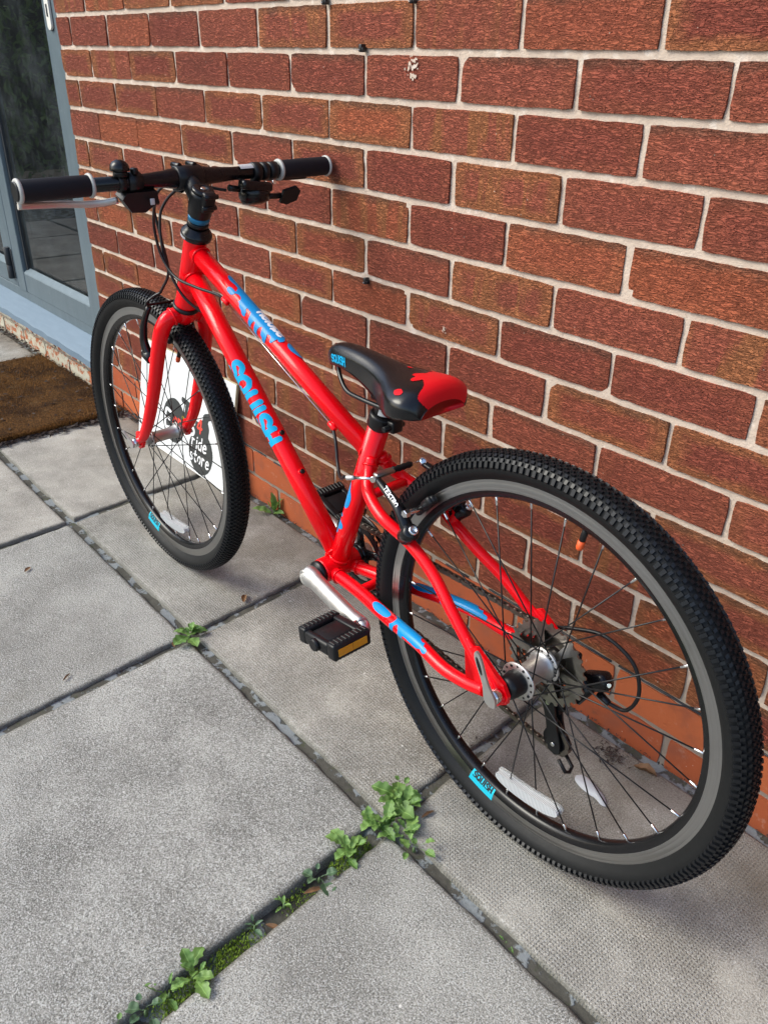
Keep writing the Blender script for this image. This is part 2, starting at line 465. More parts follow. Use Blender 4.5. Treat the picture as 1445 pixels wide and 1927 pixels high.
t = NT('mortar'); P = t.pos()
sp = t.n('ShaderNodeSeparateXYZ'); t.l(P, sp.inputs[0])
a = t.noise(P, 220.0, 4, 0.7); b = t.noise(P, 18.0, 4, 0.6)
col = t.mix(b, (0.46, 0.365, 0.292), (0.61, 0.505, 0.415))
col = t.mix(t.math('MULTIPLY', t.ss(a, 0.56, 0.75), 0.45), col, (0.34, 0.25, 0.19))
col = t.mix(t.math('MULTIPLY', t.ss(t.noise(P, 40.0, 4), 0.57, 0.68), 0.6), col, (0.70, 0.62, 0.54))
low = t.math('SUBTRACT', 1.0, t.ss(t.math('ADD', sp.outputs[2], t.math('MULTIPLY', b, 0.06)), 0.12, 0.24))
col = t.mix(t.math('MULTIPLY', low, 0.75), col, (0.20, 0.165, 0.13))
t.bsdf(col, 0.92, 0, t.bump(t.math('ADD', a, t.math('MULTIPLY', t.noise(P, 60.0, 3), 1.2)), 0.7, 0.0022), spec=0.2); MAT['mortar'] = t.m
simple('damp_course', (0.035, 0.036, 0.040), 0.6, var=0.4, nscale=30, bump=0.3)

# ---- the brick wall
WX0, WX1 = -1.885, 2.6
ZB = lambda b: 1.112 - 0.075 * b
wall = empty('brick_wall', (0.3, 0.0, 0.0))
tag(wall, 'red brown rustic brick wall with pale mortar joints behind the bicycle', 'wall')
DX = {1: .0025, 2: -.005, 3: .002, 4: -.0075, 5: .0035, 6: -.003, 7: .005, 8: .003, 9: .001, 14: -.008, 15: -.010}
DZ = {1: -.0006, 2: .0016, 3: .0018, 4: 0, 5: -.0027, 6: -.0025, 7: -.001, 8: -.0007, 9: .0020}
brk_n = 0
def brick_mesh(x0, x1, z0, z1, nx=14, ny=4, jit=0.0008, depth=0.05, y=0.0):
    vs = []; bu = []; bv = []
    tl = random.uniform(-.0012, .0012); tw = random.uniform(-.0010, .0010)
    for j in range(ny + 1):
        for i in range(nx + 1):
            u = i / nx; v = j / ny
            px = x0 + (x1 - x0) * u; pz = z0 + (z1 - z0) * v
            ed = (i in (0, nx)) or (j in (0, ny))
            if i in (0, nx): px += random.uniform(-jit, jit)
            if j in (0, ny): pz += random.uniform(-jit, jit)
            cx = (i in (0, nx)) and (j in (0, ny))
            if cx: px += (0.0012 if i == 0 else -0.0012); pz += (0.0012 if j == 0 else -0.0012)
            py = y + tl * (u - .5) * 2 + tw * (v - .5) * 2 + (random.uniform(0, .0005) if ed else random.uniform(-.0003, .0003))
            vs.append((px, py, pz)); bu.append(u); bv.append(v)
    if random.random() < .22:           # a knocked-off corner or arris
        ca, cb = random.choice(((x0, z0), (x1, z0), (x0, z1), (x1, z1))); R_ = random.uniform(.006, .014)
        for q, (px, py, pz) in enumerate(vs):
            dd = math.hypot((px - ca) * .8, pz - cb)
            if dd < R_: vs[q] = (px, py + .0065 * (1 - dd / R_)**.6, pz)
    fs = []
    W = nx + 1
    for j in range(ny):
        for i in range(nx):
            a = j * W + i; fs.append((a, a + 1, a + W + 1, a + W))
    loop = [i for i in range(nx)] + [j * W + nx for j in range(ny)] + [ny * W + i for i in range(nx, 0, -1)] + [j * W for j in range(ny, 0, -1)]
    b0 = len(vs); n = len(loop)
    for k in loop:
        p = vs[k]; vs.append(p); bu.append(bu[k]); bv.append(bv[k])
    for k in loop:
        p = vs[k]; vs.append((p[0], p[1] + depth, p[2])); bu.append(bu[k]); bv.append(bv[k])
    for q in range(n):
        q2 = (q + 1) % n
        fs.append((b0 + q, b0 + n + q, b0 + n + q2, b0 + q2))
    return vs, fs, bu, bv
def add_brick(x0, x1, z0, z1, mat, acc=None, **kw):
    vs, fs, bu, bv = brick_mesh(x0, x1, z0, z1, **kw)
    r = random.random()
    if acc is not None:
        acc[0].add(vs, fs, 0, True); acc[1].extend(bu); acc[2].extend(bv); acc[3].extend([r] * len(vs)); return
    mb = MB(); cx = (x0 + x1) / 2; cz = (z0 + z1) / 2
    mb.add([(v[0] - cx, v[1], v[2] - cz) for v in vs], fs, 0, True)
    o = mb.build('brick', mat, wall); o.location = (cx - 0.3, 0, cz)
    set_attr(o, 'bu', bu); set_attr(o, 'bv', bv); set_attr(o, 'rnd', [r] * len(vs))
    return o
far = [MB(), [], [], []]
for b in range(-14, 16):
    z0 = ZB(b) + DZ.get(b, 0) + 0.0052; z1 = ZB(b - 1) + DZ.get(b - 1, 0) - 0.0052
    off = (0.1125 if b % 2 == 0 else 0.0) + DX.get(b, 0)
    k0 = int((WX0 - off) / .225) - 1; k1 = int((WX1 - off) / .225) + 1
    for k in range(k0, k1 + 1):
        jx = random.uniform(-.0018, .0018)
        x0 = off + k * .225 + 0.0048 + jx; x1 = off + (k + 1) * .225 - 0.0048 + random.uniform(-.0018, .0018)
        if x1 < WX0 + 0.03 or x0 > WX1: continue
        x0 = max(x0, WX0 + random.uniform(0, .003)); x1 = min(x1, WX1)
        mat = 'brick_orange' if b >= 14 else 'brick_rustic'
        if b >= 0 and x0 < 0.78: add_brick(x0, x1, z0, z1, mat)
        else: add_brick(x0, x1, z0, z1, mat, far if b < 14 else far, nx=4, ny=2)
o = far[0].build('brickwork', 'brick_rustic', wall); o.location = (-0.3, 0, 0)
set_attr(o, 'bu', far[1]); set_attr(o, 'bv', far[2]); set_attr(o, 'rnd', far[3]); tag(o, kind='stuff')
# mortar sheet, slightly behind the brick faces, with a hand-struck unevenness
nxm, nzm = 300, 150
xs = np.linspace(WX0 + 0.001, WX1, nxm); zs = np.linspace(-0.08, ZB(-15), nzm)
mb = MB(); vs = []
ph = rng.normal(size=(nzm, nxm)) * 0.0005
for j in range(nzm):
    for i in range(nxm):
        vs.append((xs[i] - 0.3, 0.0036 + ph[j, i], zs[j]))
fs = [(j * nxm + i, j * nxm + i + 1, (j + 1) * nxm + i + 1, (j + 1) * nxm + i) for j in range(nzm - 1) for i in range(nxm - 1)]
mb.add(vs, fs, 0, True)
mb.rbox(((WX0 + WX1) / 2 - .3, 0.115, 1.05), (WX1 - WX0 - .004, .20, 2.22), 0)
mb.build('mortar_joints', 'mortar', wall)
# damp-proof course: thin dark strip showing in the bed joint
mb = MB(); pts = []
x = WX0 + .01
while x < 0.9:
    x2 = x + random.uniform(.05, .2)
    if random.random() < .8:
        zc = ZB(13) - .002 + random.uniform(-.002, .002)
        mb.rbox(((x + x2) / 2 - .3, .0030 - random.uniform(0, .0012), zc), (x2 - x, .004, random.uniform(.0014, .0026)), 0)
    x = x2 + random.uniform(0, .06)
mb.build('damp_proof_course', 'damp_course', wall)
# bricks of the plinth that carries the door sill
plinth = empty('door_plinth', (-2.8, 0, 0))
tag(plinth, 'low brick plinth with flaking cream paint under the grey door sill', 'wall')
for b in (14, 15):
    z0 = ZB(b) + .006; z1 = min(ZB(b - 1) - .006, .126)
    off = 0.1125 if b == 14 else 0.0
    for k in range(-18, -8):
        x0 = off + k * .225 + .0055; x1 = x0 + .214
        if x0 > WX0 - .02: continue
        x1 = min(x1, WX0 - .006)
        ob = add_brick(x0, x1, z0, z1, 'brick_painted', jit=.002); ob.parent = plinth; ob.location = ((x0 + x1) / 2 + 2.8, 0, (z0 + z1) / 2)
mb = MB(); mb.rbox((-2.9 + 2.8, .105, .02), (2.02, .2, .19), 0); mb.build('mortar_joints', 'mortar', plinth)

# ---- cable clips left in the joints
simple('clip_black', (0.012, 0.012, 0.013), 0.35, var=0.2)
simple('nail_steel', (0.5, 0.5, 0.5), 0.35, metal=1.0)
for (x, z, lab) in [(-.571, 1.041, 'small black cable clip nailed into the bed joint above the right handlebar grip'),
                    (-.558, .654, 'small black cable clip in the mortar joint above the saddle nose'),
                    (-.673, 1.112, 'black cable clip at the top edge of the photo, left of the bright orange brick'),
                    (-.447, 1.108, 'black cable clip at the top edge of the photo, right of the bright orange brick')]:
    c = empty('cable_clip', (x, 0, z)); tag(c, lab, 'cable clip', 'cable clips on the brick wall')
    mb = MB(); mb.rbox((0, -.004, 0), (.007, .011, .012), .0012); mb.rbox((.004, -.0035, -.002), (.004, .009, .006), .001)
    mb.build('clip_body', 'clip_black', c)
    MB().cyl((-.001, -.012, -.003), (-.001, .004, -.003), .0012, 8).build('nail', 'nail_steel', c)

# ---- paving
def slab_mat(name, tint, rough_grain, dimple):
    t = NT(name); P = t.pos(); O = t.n('ShaderNodeObjectInfo')
    rnd = O.outputs['Random']
    a = t.noise(P, 430.0, 2, 0.75); b = t.noise(P, 5.0, 6, 0.68); c = t.noise(P, 150.0, 4, 0.7)
    base = t.mix(t.ss(b, .28, .72), tuple(x * .58 for x in tint), tuple(min(1, x * 1.36) for x in tint))
    base = t.mix(t.math('MULTIPLY', rnd, 0.35), base, (tint[0] * 1.05, tint[1] * .97, tint[2] * .88))
    g = rough_grain
    base = t.mix(t.math('MULTIPLY', t.ss(a, 0.52, 0.63), g), base, (0.60, 0.595, 0.58))
    base = t.mix(t.math('MULTIPLY', t.math('SUBTRACT', 1.0, t.ss(a, 0.36, 0.48)), g), base, (0.060, 0.058, 0.055))
    base = t.mix(t.math('MULTIPLY', t.ss(c, 0.56, 0.7), g * .6), base, (0.42, 0.41, 0.385))
    base = t.mix(t.math('MULTIPLY', t.math('SUBTRACT', 1.0, t.ss(c, 0.30, 0.42)), g * .7), base, (0.11, 0.105, 0.10))
    cell = t.voro(P, 210.0)
    spk = t.math('MULTIPLY', t.math('SUBTRACT', 1.0, t.ss(t.voro(P, 34.0), .05, .09)), t.ss(t.noise(P, 11.0), .52, .6))
    base = t.mix(spk, base, (0.62, 0.60, 0.57))
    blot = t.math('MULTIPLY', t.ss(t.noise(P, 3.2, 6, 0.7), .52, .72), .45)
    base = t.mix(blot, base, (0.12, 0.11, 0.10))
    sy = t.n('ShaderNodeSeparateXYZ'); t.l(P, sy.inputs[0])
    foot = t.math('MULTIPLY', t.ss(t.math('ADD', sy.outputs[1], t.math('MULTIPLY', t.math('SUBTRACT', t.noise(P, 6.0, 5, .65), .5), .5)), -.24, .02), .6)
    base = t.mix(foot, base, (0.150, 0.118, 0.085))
    alg = t.math('MULTIPLY', t.ss(t.noise(P, 2.1, 6, .7), .53, .68), .35)
    base = t.mix(alg, base, (0.155, 0.150, 0.115))
    ed = t.attr('edge')   # 1 at the slab's rim: worn, mossy, dirty margin
    em = t.math('MULTIPLY', t.ss(t.math('ADD', ed, t.math('MULTIPLY', t.math('SUBTRACT', t.noise(P, 45.0, 4), .5), .8)), .55, 1.0), .6)
    base = t.mix(em, base, (0.095, 0.09, 0.07))
    h = t.math('ADD', t.math('MULTIPLY', a, g), t.math('MULTIPLY', c, g * 1.2))
    if dimple:
        mpd = t.mapping(P, (190.0, 190.0, 0.0))
        sx = t.n('ShaderNodeSeparateXYZ'); t.l(mpd, sx.inputs[0])
        u = t.math('SUBTRACT', t.math('FRACT', sx.outputs[0]), .5); v = t.math('SUBTRACT', t.math('FRACT', t.math('ADD', sx.outputs[1], 0.0)), .5)
        rr = t.math('SQRT', t.math('ADD', t.math('POWER', u, 2.0), t.math('POWER', v, 2.0)))
        dm = t.math('MAXIMUM', t.ss(rr, .12, .36), t.ss(t.noise(P, 5.0, 4), .50, .62))
        h = t.math('ADD', h, t.math('MULTIPLY', dm, .40))
        base = t.mix(t.math('MULTIPLY', t.math('SUBTRACT', 1.0, dm), .17), base, (0.12, 0.115, 0.10))
    t.bsdf(base, 0.9, 0, t.bump(h, 0.85, 0.0030), spec=0.2); MAT[name] = t.m
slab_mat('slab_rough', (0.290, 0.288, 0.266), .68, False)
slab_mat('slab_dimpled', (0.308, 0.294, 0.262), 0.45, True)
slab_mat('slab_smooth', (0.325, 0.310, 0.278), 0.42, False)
t = NT('joint_fill'); P = t.pos()
n = t.noise(t.mapping(P, (1, 1, 1)), 26.0, 4, 0.6)
pale = t.ss(n, .50, .56)
base = t.mix(t.noise(P, 90.0, 4), (0.040, 0.038, 0.030), (0.11, 0.105, 0.090))
base = t.mix(t.math('MULTIPLY', t.ss(t.noise(P, 60.0, 3), .58, .7), .5), base, (0.05, 0.065, 0.022))
base = t.mix(t.math('MULTIPLY', pale, .8), base, t.mix(t.noise(P, 200.0, 3), (0.17, 0.19, 0.20), (0.31, 0.335, 0.35)))
t.bsdf(base, 0.9, 0, t.bump(t.math('ADD', t.noise(P, 240.0, 4), t.math('MULTIPLY', pale, 1.5)), .6, .002), spec=.25); MAT['joint_fill'] = t.m
t = NT('soil'); P = t.pos()
t.bsdf(t.mix(t.noise(P, 160.0, 5, .7), (0.02, 0.016, 0.010), (0.075, 0.060, 0.040)), .95, 0, t.bump(t.noise(P, 140.0, 5, .7), .9, .004), spec=.2); MAT['soil'] = t.m

ground = MB().add([(-60, -60, -.09), (60, -60, -.09), (60, 60, -.09), (-60, 60, -.09)], [(0, 1, 2, 3)]).build('ground', 'soil')
tag(ground, kind='structure')
SK = -0.073
YJ = -0.433                       # joint that runs along the wall
def xs_at(x0, y): return x0 + SK * (y - YJ)
pave = MB()
# mortar bed filling the joints: a sheet a few millimetres below the slab tops
nj = 220
def sheet(mb, x0, x1, y0, y1, nx, ny, zf):
    vs = [(x0 + (x1 - x0) * i / nx, y0 + (y1 - y0) * j / ny, zf(x0 + (x1 - x0) * i / nx, y0 + (y1 - y0) * j / ny)) for j in range(ny + 1) for i in range(nx + 1)]
    fs = [(j * (nx + 1) + i, j * (nx + 1) + i + 1, (j + 1) * (nx + 1) + i + 1, (j + 1) * (nx + 1) + i) for j in range(ny) for i in range(nx)]
    mb.add(vs, fs, 0, True)
sheet(pave, -6.2, 2.2, -4.7, 0.02, 420, 236, lambda x, y: -0.0085 + 0.0022 * math.sin(x * 31 + y * 17) + random.uniform(-.0012, .0012)
      - (0.013 if (abs(x - xs_at(.018, y)) < .05 and y < YJ - .03) else 0))
pavement = pave.build('pavement', 'joint_fill'); tag(pavement, kind='structure')
def slab(xa, xb, ya, yb, mat, n=22, gap=0.0075, tilt=(0, 0), dz=0.0, gl=None, gr=None):
    """xa/xb = nominal joint x at YJ, skewed; ya<yb"""
    vs = []; edge = []
    gl = gap if gl is None else gl; gr = gap if gr is None else gr
    def P(u, v):
        y = ya + gap + (yb - ya - 2 * gap) * v
        x0 = xs_at(xa, y) + gl; x1 = xs_at(xb, y) - gr
        return x0 + (x1 - x0) * u, y
    us = [0, .008, .02] + list(np.linspace(.05, .95, n)) + [.98, .992, 1]
    m = len(us); cx, cy = P(.5, .5)
    for j, v in enumerate(us):
        for i, u in enumerate(us):
            x, y = P(u, v)
            d = min(i, m - 1 - i, j, m - 1 - j)
            z = dz + tilt[0] * (x - cx) + tilt[1] * (y - cy) + random.uniform(-.0004, .0004)
            if d == 0:
                z -= random.uniform(.0018, .0045)
                jx = random.uniform(-.0020, .0014)
                if i == 0: x -= jx
                if i == m - 1: x += jx
                if j == 0: y -= random.uniform(-.0020, .0014)
                if j == m - 1: y += random.uniform(-.0020, .0014)
            elif d == 1: z -= random.uniform(.0, .0012)
            vs.append((x - cx, y - cy, z)); edge.append({0: 1.0, 1: .8, 2: .45}.get(d, 0.0))
    fs = [(j * m + i, j * m + i + 1, (j + 1) * m + i + 1, (j + 1) * m + i) for j in range(m - 1) for i in range(m - 1)]
    loop = [i for i in range(m - 1)] + [j * m + m - 1 for j in range(m - 1)] + [(m - 1) * m + i for i in range(m - 1, 0, -1)] + [j * m for j in range(m - 1, 0, -1)]
    b0 = len(vs)
    for k in loop: vs.append((vs[k][0], vs[k][1], -.045)); edge.append(1.0)
    for q in range(len(loop)):
        q2 = (q + 1) % len(loop); fs.append((loop[q], b0 + q, b0 + q2, loop[q2]))
    ob = MB().add(vs, fs, 0, True).build('paving_slab', mat, pavement); ob.location = (cx, cy, 0)
    set_attr(ob, 'edge', edge)
    return ob
XJ = [-1.192 - .602 * k for k in range(7, 0, -1)] + [-1.192, -.590, .014, .616, 1.22, 1.82]
for i in range(len(XJ) - 1):
    xa, xb = XJ[i], XJ[i + 1]
    vis = xa > -2.6 and xa < .62
    # strip against the wall
    mats = {XJ.index(-1.192): 'slab_dimpled'}
    mt = 'slab_dimpled' if xa > -1.25 else 'slab_smooth'
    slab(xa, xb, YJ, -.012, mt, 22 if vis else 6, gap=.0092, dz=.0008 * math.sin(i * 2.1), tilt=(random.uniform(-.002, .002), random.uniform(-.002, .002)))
    for row in range(4):
        ya = YJ - .612 * (row + 1); yb = YJ - .612 * row
        v2 = vis and row == 0
        big = row == 0
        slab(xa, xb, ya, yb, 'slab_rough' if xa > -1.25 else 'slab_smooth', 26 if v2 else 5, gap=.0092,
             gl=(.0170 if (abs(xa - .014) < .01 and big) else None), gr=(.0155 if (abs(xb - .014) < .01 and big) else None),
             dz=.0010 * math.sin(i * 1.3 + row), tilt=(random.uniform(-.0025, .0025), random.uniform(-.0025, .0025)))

# ---- glazed door in its grey metal frame
t = NT('door_metal'); P = t.pos()
n1 = t.noise(t.mapping(P, (14, 14, 3)), 3.0, 5, .65); n2 = t.noise(P, 130.0, 4, .7)
base = t.mix(n1, (0.085, 0.120, 0.145), (0.165, 0.210, 0.235))
base = t.mix(t.math('MULTIPLY', t.ss(n2, .58, .75), .35), base, (0.42, 0.46, 0.48))
base = t.mix(t.math('MULTIPLY', t.ss(t.noise(P, 22.0, 5, .7), .60, .75), .4), base, (0.10, 0.13, 0.15))
t.bsdf(base, t.math('ADD', .34, t.math('MULTIPLY', n2, .2)), .25, t.bump(n2, .12, .0008), spec=.5); MAT['door_metal'] = t.m
t = NT('sill_paint'); P = t.pos()
n1 = t.noise(t.mapping(P, (4, 30, 10)), 3.0, 5, .65)
base = t.mix(n1, (0.105, 0.155, 0.205), (0.165, 0.225, 0.285))
base = t.mix(t.math('MULTIPLY', t.ss(t.noise(P, 60.0, 5, .7), .6, .75), .5), base, (0.13, 0.16, 0.18))
t.bsdf(base, .55, 0, t.bump(t.noise(P, 45.0, 4), .3, .0015), spec=.4); MAT['sill_paint'] = t.m
simple('seal_dark', (0.018, 0.022, 0.027), .6, var=.3)
simple('lock_white', (0.72, 0.70, 0.64), .4, var=.1)
# glass: clear reflecting pane with dried run marks
t = NT('glass'); P = t.pos()
fr = t.n('ShaderNodeFresnel'); fr.inputs[0].default_value = 1.7
gl = t.n('ShaderNodeBsdfGlossy'); gl.inputs['Roughness'].default_value = 0.012
tr = t.n('ShaderNodeBsdfTransparent'); tr.inputs[0].default_value = (.52, .58, .58, 1)
mx = t.n('ShaderNodeMixShader'); t.l(fr.outputs[0], mx.inputs[0]); t.l(tr.outputs[0], mx.inputs[1]); t.l(gl.outputs[0], mx.inputs[2])
df = t.n('ShaderNodeBsdfDiffuse'); df.inputs[0].default_value = (.55, .62, .64, 1)
streak = t.ss(t.noise(t.mapping(P, (60, 60, 5)), 1.0, 4, .65), .54, .78)
haze = t.math('ADD', t.math('ADD', t.math('MULTIPLY', streak, .05), .012), t.math('MULTIPLY', t.ss(t.noise(P, 7.0, 5, .7), .4, .8), .05))
m2 = t.n('ShaderNodeMixShader'); t.l(haze, m2.inputs[0]); t.l(mx.outputs[0], m2.inputs[1]); t.l(df.outputs[0], m2.inputs[2])
t.l(m2.outputs[0], t.out.inputs[0]); MAT['glass'] = t.m
DXO = -2.6
door = empty('glazed_door', (DXO, .02, .137))
tag(door, 'grey blue metal framed glass door with its projecting sill at the left', 'door')
def dbox(name, x0, x1, y0, y1, z0, z1, mat='door_metal', bev=.002, parent=door):
    mb = MB(); mb.rbox(((x0 + x1) / 2 - DXO, (y0 + y1) / 2 - .02, (z0 + z1) / 2 - .137), (x1 - x0, y1 - y0, z1 - z0), bev, seg=1)
    return mb.build(name, mat, parent)
dbox('stile', -1.998, -1.889, .012, .06, .222, 2.2)
dbox('stile', -2.676, -2.600, .012, .06, .222, 2.2)
dbox('stile', -2.790, -2.694, .016, .064, .2235, 2.2)
dbox('seal', -2.693, -2.677, .020, .05, .225, 2.2, 'seal_dark', 0)
dbox('seal', -2.599, -2.582, .026, .05, .302, 2.2, 'seal_dark', 0)
dbox('bottom_rail', -2.5985, -1.9995, .014, .058, .2225, .294)
dbox('bottom_rail', -3.70, -2.792, .018, .06, .2245, .294)
# sloping glazing beads on the rails
for (xa, xb) in ((-2.598, -2.0), (-3.70, -2.793)):
    mb = MB(); L = xb - xa
    mb.add([(xa - DXO, -.006, .158), (xb - DXO, -.006, .158), (xb - DXO, .016, .176), (xa - DXO, .016, .176), (xa - DXO, .016, .156), (xb - DXO, .016, .156)],
           [(0, 1, 2, 3), (3, 2, 5, 4)], 0, False)
    mb.build('glazing_bead', 'door_metal', door)
dbox('threshold', -3.70, -1.889, .018, .10, .186, .2215)
dbox('pane', -2.585, -1.995, .034, .040, .29, 2.15, 'glass', 0)
dbox('pane', -3.72, -2.785, .036, .042, .29, 2.15, 'glass', 0)
# sill: sloping top, turned-down nose
mb = MB(); xa, xb = -3.72 - DXO, -1.905 - DXO
prof = [(.10, .190), (.018, .187), (-.046, .150), (-.051, .146), (-.052, .124), (-.048, .122), (-.046, .138), (-.002, .139), (.10, .139)]
n = len(prof); cuts = 40; vs = []
for i in range(cuts + 1):
    x = xa + (xb - xa) * i / cuts; wv = .0012 * math.sin(i * 1.7) + random.uniform(-.0006, .0006)
    vs += [(x, y - .02 + (wv if y < 0 else 0), z - .137 + (wv if y < 0 else 0)) for (y, z) in prof]
fs = [(i * n + k, i * n + (k + 1) % n, (i + 1) * n + (k + 1) % n, (i + 1) * n + k) for i in range(cuts) for k in range(n)]
fs += [tuple(range(n - 1, -1, -1)), tuple(cuts * n + k for k in range(n))]
mb.add(vs, fs, 0, False); mb.build('sill', 'sill_paint', door)
hg = MB(); hg.cyl((-2.725 - DXO, -.012, .115), (-2.725 - DXO, -.012, .165), .013, 14); hg.cyl((-2.725 - DXO, -.012, .166), (-2.725 - DXO, -.012, .232), .013, 14)
hg.rbox((-2.715 - DXO, -.004, .172), (.03, .006, .11), .001); hg.build('hinge', 'seal_dark', door)
lp = MB(); o2 = [(math.cos(a) * .014, math.sin(a) * .014 + (.065 if math.sin(a) > 0 else 0)) for a in np.linspace(0, 2 * PI, 24, endpoint=False)]
lp.prism(o2, (-1.948 - DXO, -.012, 1.092 - .137), (1, 0, 0), (0, 0, 1), .007); lkp = lp.build('lock_plate', 'lock_white', door)
bk = MB(); bk.prism([(a * 1.22, b * 1.06 - .002) for a, b in o2], (-1.948 - DXO, -.0075, 1.092 - .137), (1, 0, 0), (0, 0, 1), .003); bk.build('lock_backplate', 'seal_dark', door)
kh = MB(); kh.rbox((-1.948 - DXO, -.0165, 1.125 - .137), (.006, .003, .030), .001); kh.build('keyhole', 'seal_dark', lkp)
# room behind the glass
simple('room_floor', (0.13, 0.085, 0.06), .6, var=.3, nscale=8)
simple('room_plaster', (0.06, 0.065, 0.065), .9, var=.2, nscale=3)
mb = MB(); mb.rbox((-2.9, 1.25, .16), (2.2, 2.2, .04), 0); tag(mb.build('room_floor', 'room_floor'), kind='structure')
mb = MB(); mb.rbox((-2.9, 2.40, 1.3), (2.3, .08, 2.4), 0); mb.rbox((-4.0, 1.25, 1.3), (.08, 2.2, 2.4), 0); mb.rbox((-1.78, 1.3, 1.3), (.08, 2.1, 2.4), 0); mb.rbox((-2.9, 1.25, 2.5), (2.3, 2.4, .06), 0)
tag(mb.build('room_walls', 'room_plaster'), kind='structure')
# ================================================================== BICYCLE
# local axes: X forward (towards the front wheel), Y to the bike's left (camera side), Z up; origin = rear tyre contact
RO = 0.3094; RR = 0.2738; WB = 1.0224
bike = empty('bicycle', (0.1476, -0.2924, 0.0), PI + 0.0127)
tag(bike, 'red child\'s bicycle with blue splash graphics leaning by its handlebar on the brick wall', 'bicycle')
def V3(s, h, t_=0.0): return Vector((s, t_, h))
def P3(lst, n=8): return [Vector((p[0], p[2], p[1])) for p in spline(lst, n)]     # points given (s,h,t)

# ---- frame
HT0, HT1 = V3(.8025, .755), V3(.8625, .624)
AX = (HT1 - HT0).normalized()
BB = V3(.424, .272)
ST1 = V3(.3165, .5725)
frame = empty('frame', parent=bike)
fr = MB()
L = (HT1 - HT0).length
fr.lathe([(0, .0205), (.004, .0215), (.012, .0200), (L - .012, .0200), (L - .004, .0215), (L, .0205)], HT0, AX, 28)
fr.build('head_tube', 'red_paint', frame)
fr = MB()
fr.lathe([(-.0365, .0205), (-.034, .0215), (.034, .0215), (.0365, .0205)], BB, (0, 1, 0), 28)
fr.build('bottom_bracket_shell', 'red_paint', frame)
TT0, TT1 = V3(.8135, .7325), V3(.330, .508)
DT0, DT1 = V3(.8395, .6965), V3(.424, .2965)
def bead(mb, c, d, r, tube_r, wob=.0008):
    """ripple of weld metal round the end of a tube"""
    d = Vector(d).normalized(); ref = Vector((0, 1, 0)); x = (ref - d * ref.dot(d)).normalized(); y = d.cross(x)
    pts = []
    n = 54
    for k in range(n + 1):
        a = 2 * PI * k / n
        pts.append(Vector(c) + (x * math.cos(a) + y * math.sin(a)) * (r + wob * (k % 2)) + d * (wob * ((k + 1) % 2)))
    mb.tube(pts, tube_r, 6, cap=False)
dTT = (TT1 - TT0).normalized(); dDT = (DT1 - DT0).normalized(); dST = (ST1 - BB).normalized()
mb = MB(); mb.tube([TT0 + dTT * .012, TT0.lerp(TT1, .25), TT0.lerp(TT1, .6), TT1], [.0165, .0157, .0150, .0148], 28); bead(mb, TT0 + dTT * .0235, dTT, .0160, .0022); bead(mb, TT1 - dTT * .0175, dTT, .0150, .0022)
mb.build('top_tube', 'red_paint', frame)
mb = MB(); mb.tube([DT0 + dDT * .012, DT0.lerp(DT1, .3), DT0.lerp(DT1, .7), DT1], [.0178, .0172, .0172, .0178], 28); bead(mb, DT0 + dDT * .0225, dDT, .0172, .0022); bead(mb, DT1 - dDT * .005, dDT, .0178, .0024)
mb.build('down_tube', 'red_paint', frame)
mb = MB(); mb.tube([BB + dST * .008, BB.lerp(ST1, .3), ST1], [.0172, .0162, .0162], 28); bead(mb, BB + dST * .023, dST, .0168, .0024)
mb.build('seat_tube', 'red_paint', frame)
SS = [(.327, .510, .009), (.3195, .489, .021), (.300, .470, .037), (.255, .454, .0495), (.205, .4345, .0445), (.155, .409, .046), (.105, .377, .056), (.056, .340, .0625), (.026, .3215, .0655)]
CS = [(.405, .271, .020), (.36, .2755, .0255), (.315, .2785, .032), (.262, .283, .0435), (.205, .288, .054), (.158, .2895, .060), (.105, .2835, .0655), (.06, .288, .0675), (.026, .296, .0675)]
for sg in (1, -1):
    pts = P3([(s, h, t_ * sg) for s, h, t_ in SS], 7); m_ = len(pts)
    mb = MB(); mb.tube(pts, [np.interp(i / (m_ - 1), [0, .3, .75, 1], [.0098, .0092, .0084, .0080]) for i in range(m_)], 16)
    bead(mb, pts[3], pts[4] - pts[3], .0098, .0019)
    # brake boss
    mb.cyl(V3(.2045, .4345, .0445 * sg), V3(.2000, .4560, .0475 * sg), .0085, 14)
    mb.build('seat_stay', 'red_paint', frame)
    pts = P3([(s, h, t_ * sg) for s, h, t_ in CS], 7); m_ = len(pts)
    mb = MB(); mb.tube(pts, [np.interp(i / (m_ - 1), [0, .4, 1], [.0112, .0108, .0086]) for i in range(m_)], 16)
    bead(mb, pts[2], pts[3] - pts[2], .0112, .0019)
    mb.build('chain_stay', 'red_paint', frame)
    # dropout plate
    out = [(.066, .344), (.046, .356), (.028, .345), (.012, .334), (-.004, .325), (-.0135, .310), (-.0125, .298), (-.003, .291), (.010, .291), (.018, .298), (.034, .284), (.058, .280), (.066, .290), (.040, .308), (.046, .325)]
    mb = MB(); mb.prism([(s, h) for s, h in out], (0, .0655 * sg, 0), (1, 0, 0), (0, 0, 1), .006)
    mb.tube(P3([(.072, .352, .0625 * sg), (.056, .3405, .0640 * sg), (.034, .3255, .0660 * sg), (.012, .3085, .0680 * sg), (.001, .3005, .0685 * sg), (-.006, .2960, .0685 * sg)], 5), [np.interp(i / 25, [0, .25, .75, .95, 1], [.0080, .0105, .0125, .0125, .0085]) for i in range(26)], 16, ell=(.55, 1.0), up=(0, 1, 0))
    mb.build('dropout', 'red_paint', frame)
mb = MB(); mb.cyl(V3(.335, .275, -.03), V3(.335, .275, .03), .008, 14); mb.build('stay_bridge', 'red_paint', frame)
mb = MB(); mb.cyl(V3(.298, .468, -.038), V3(.298, .468, .038), .0075, 14)
mb.build('stay_bridge', 'red_paint', frame)
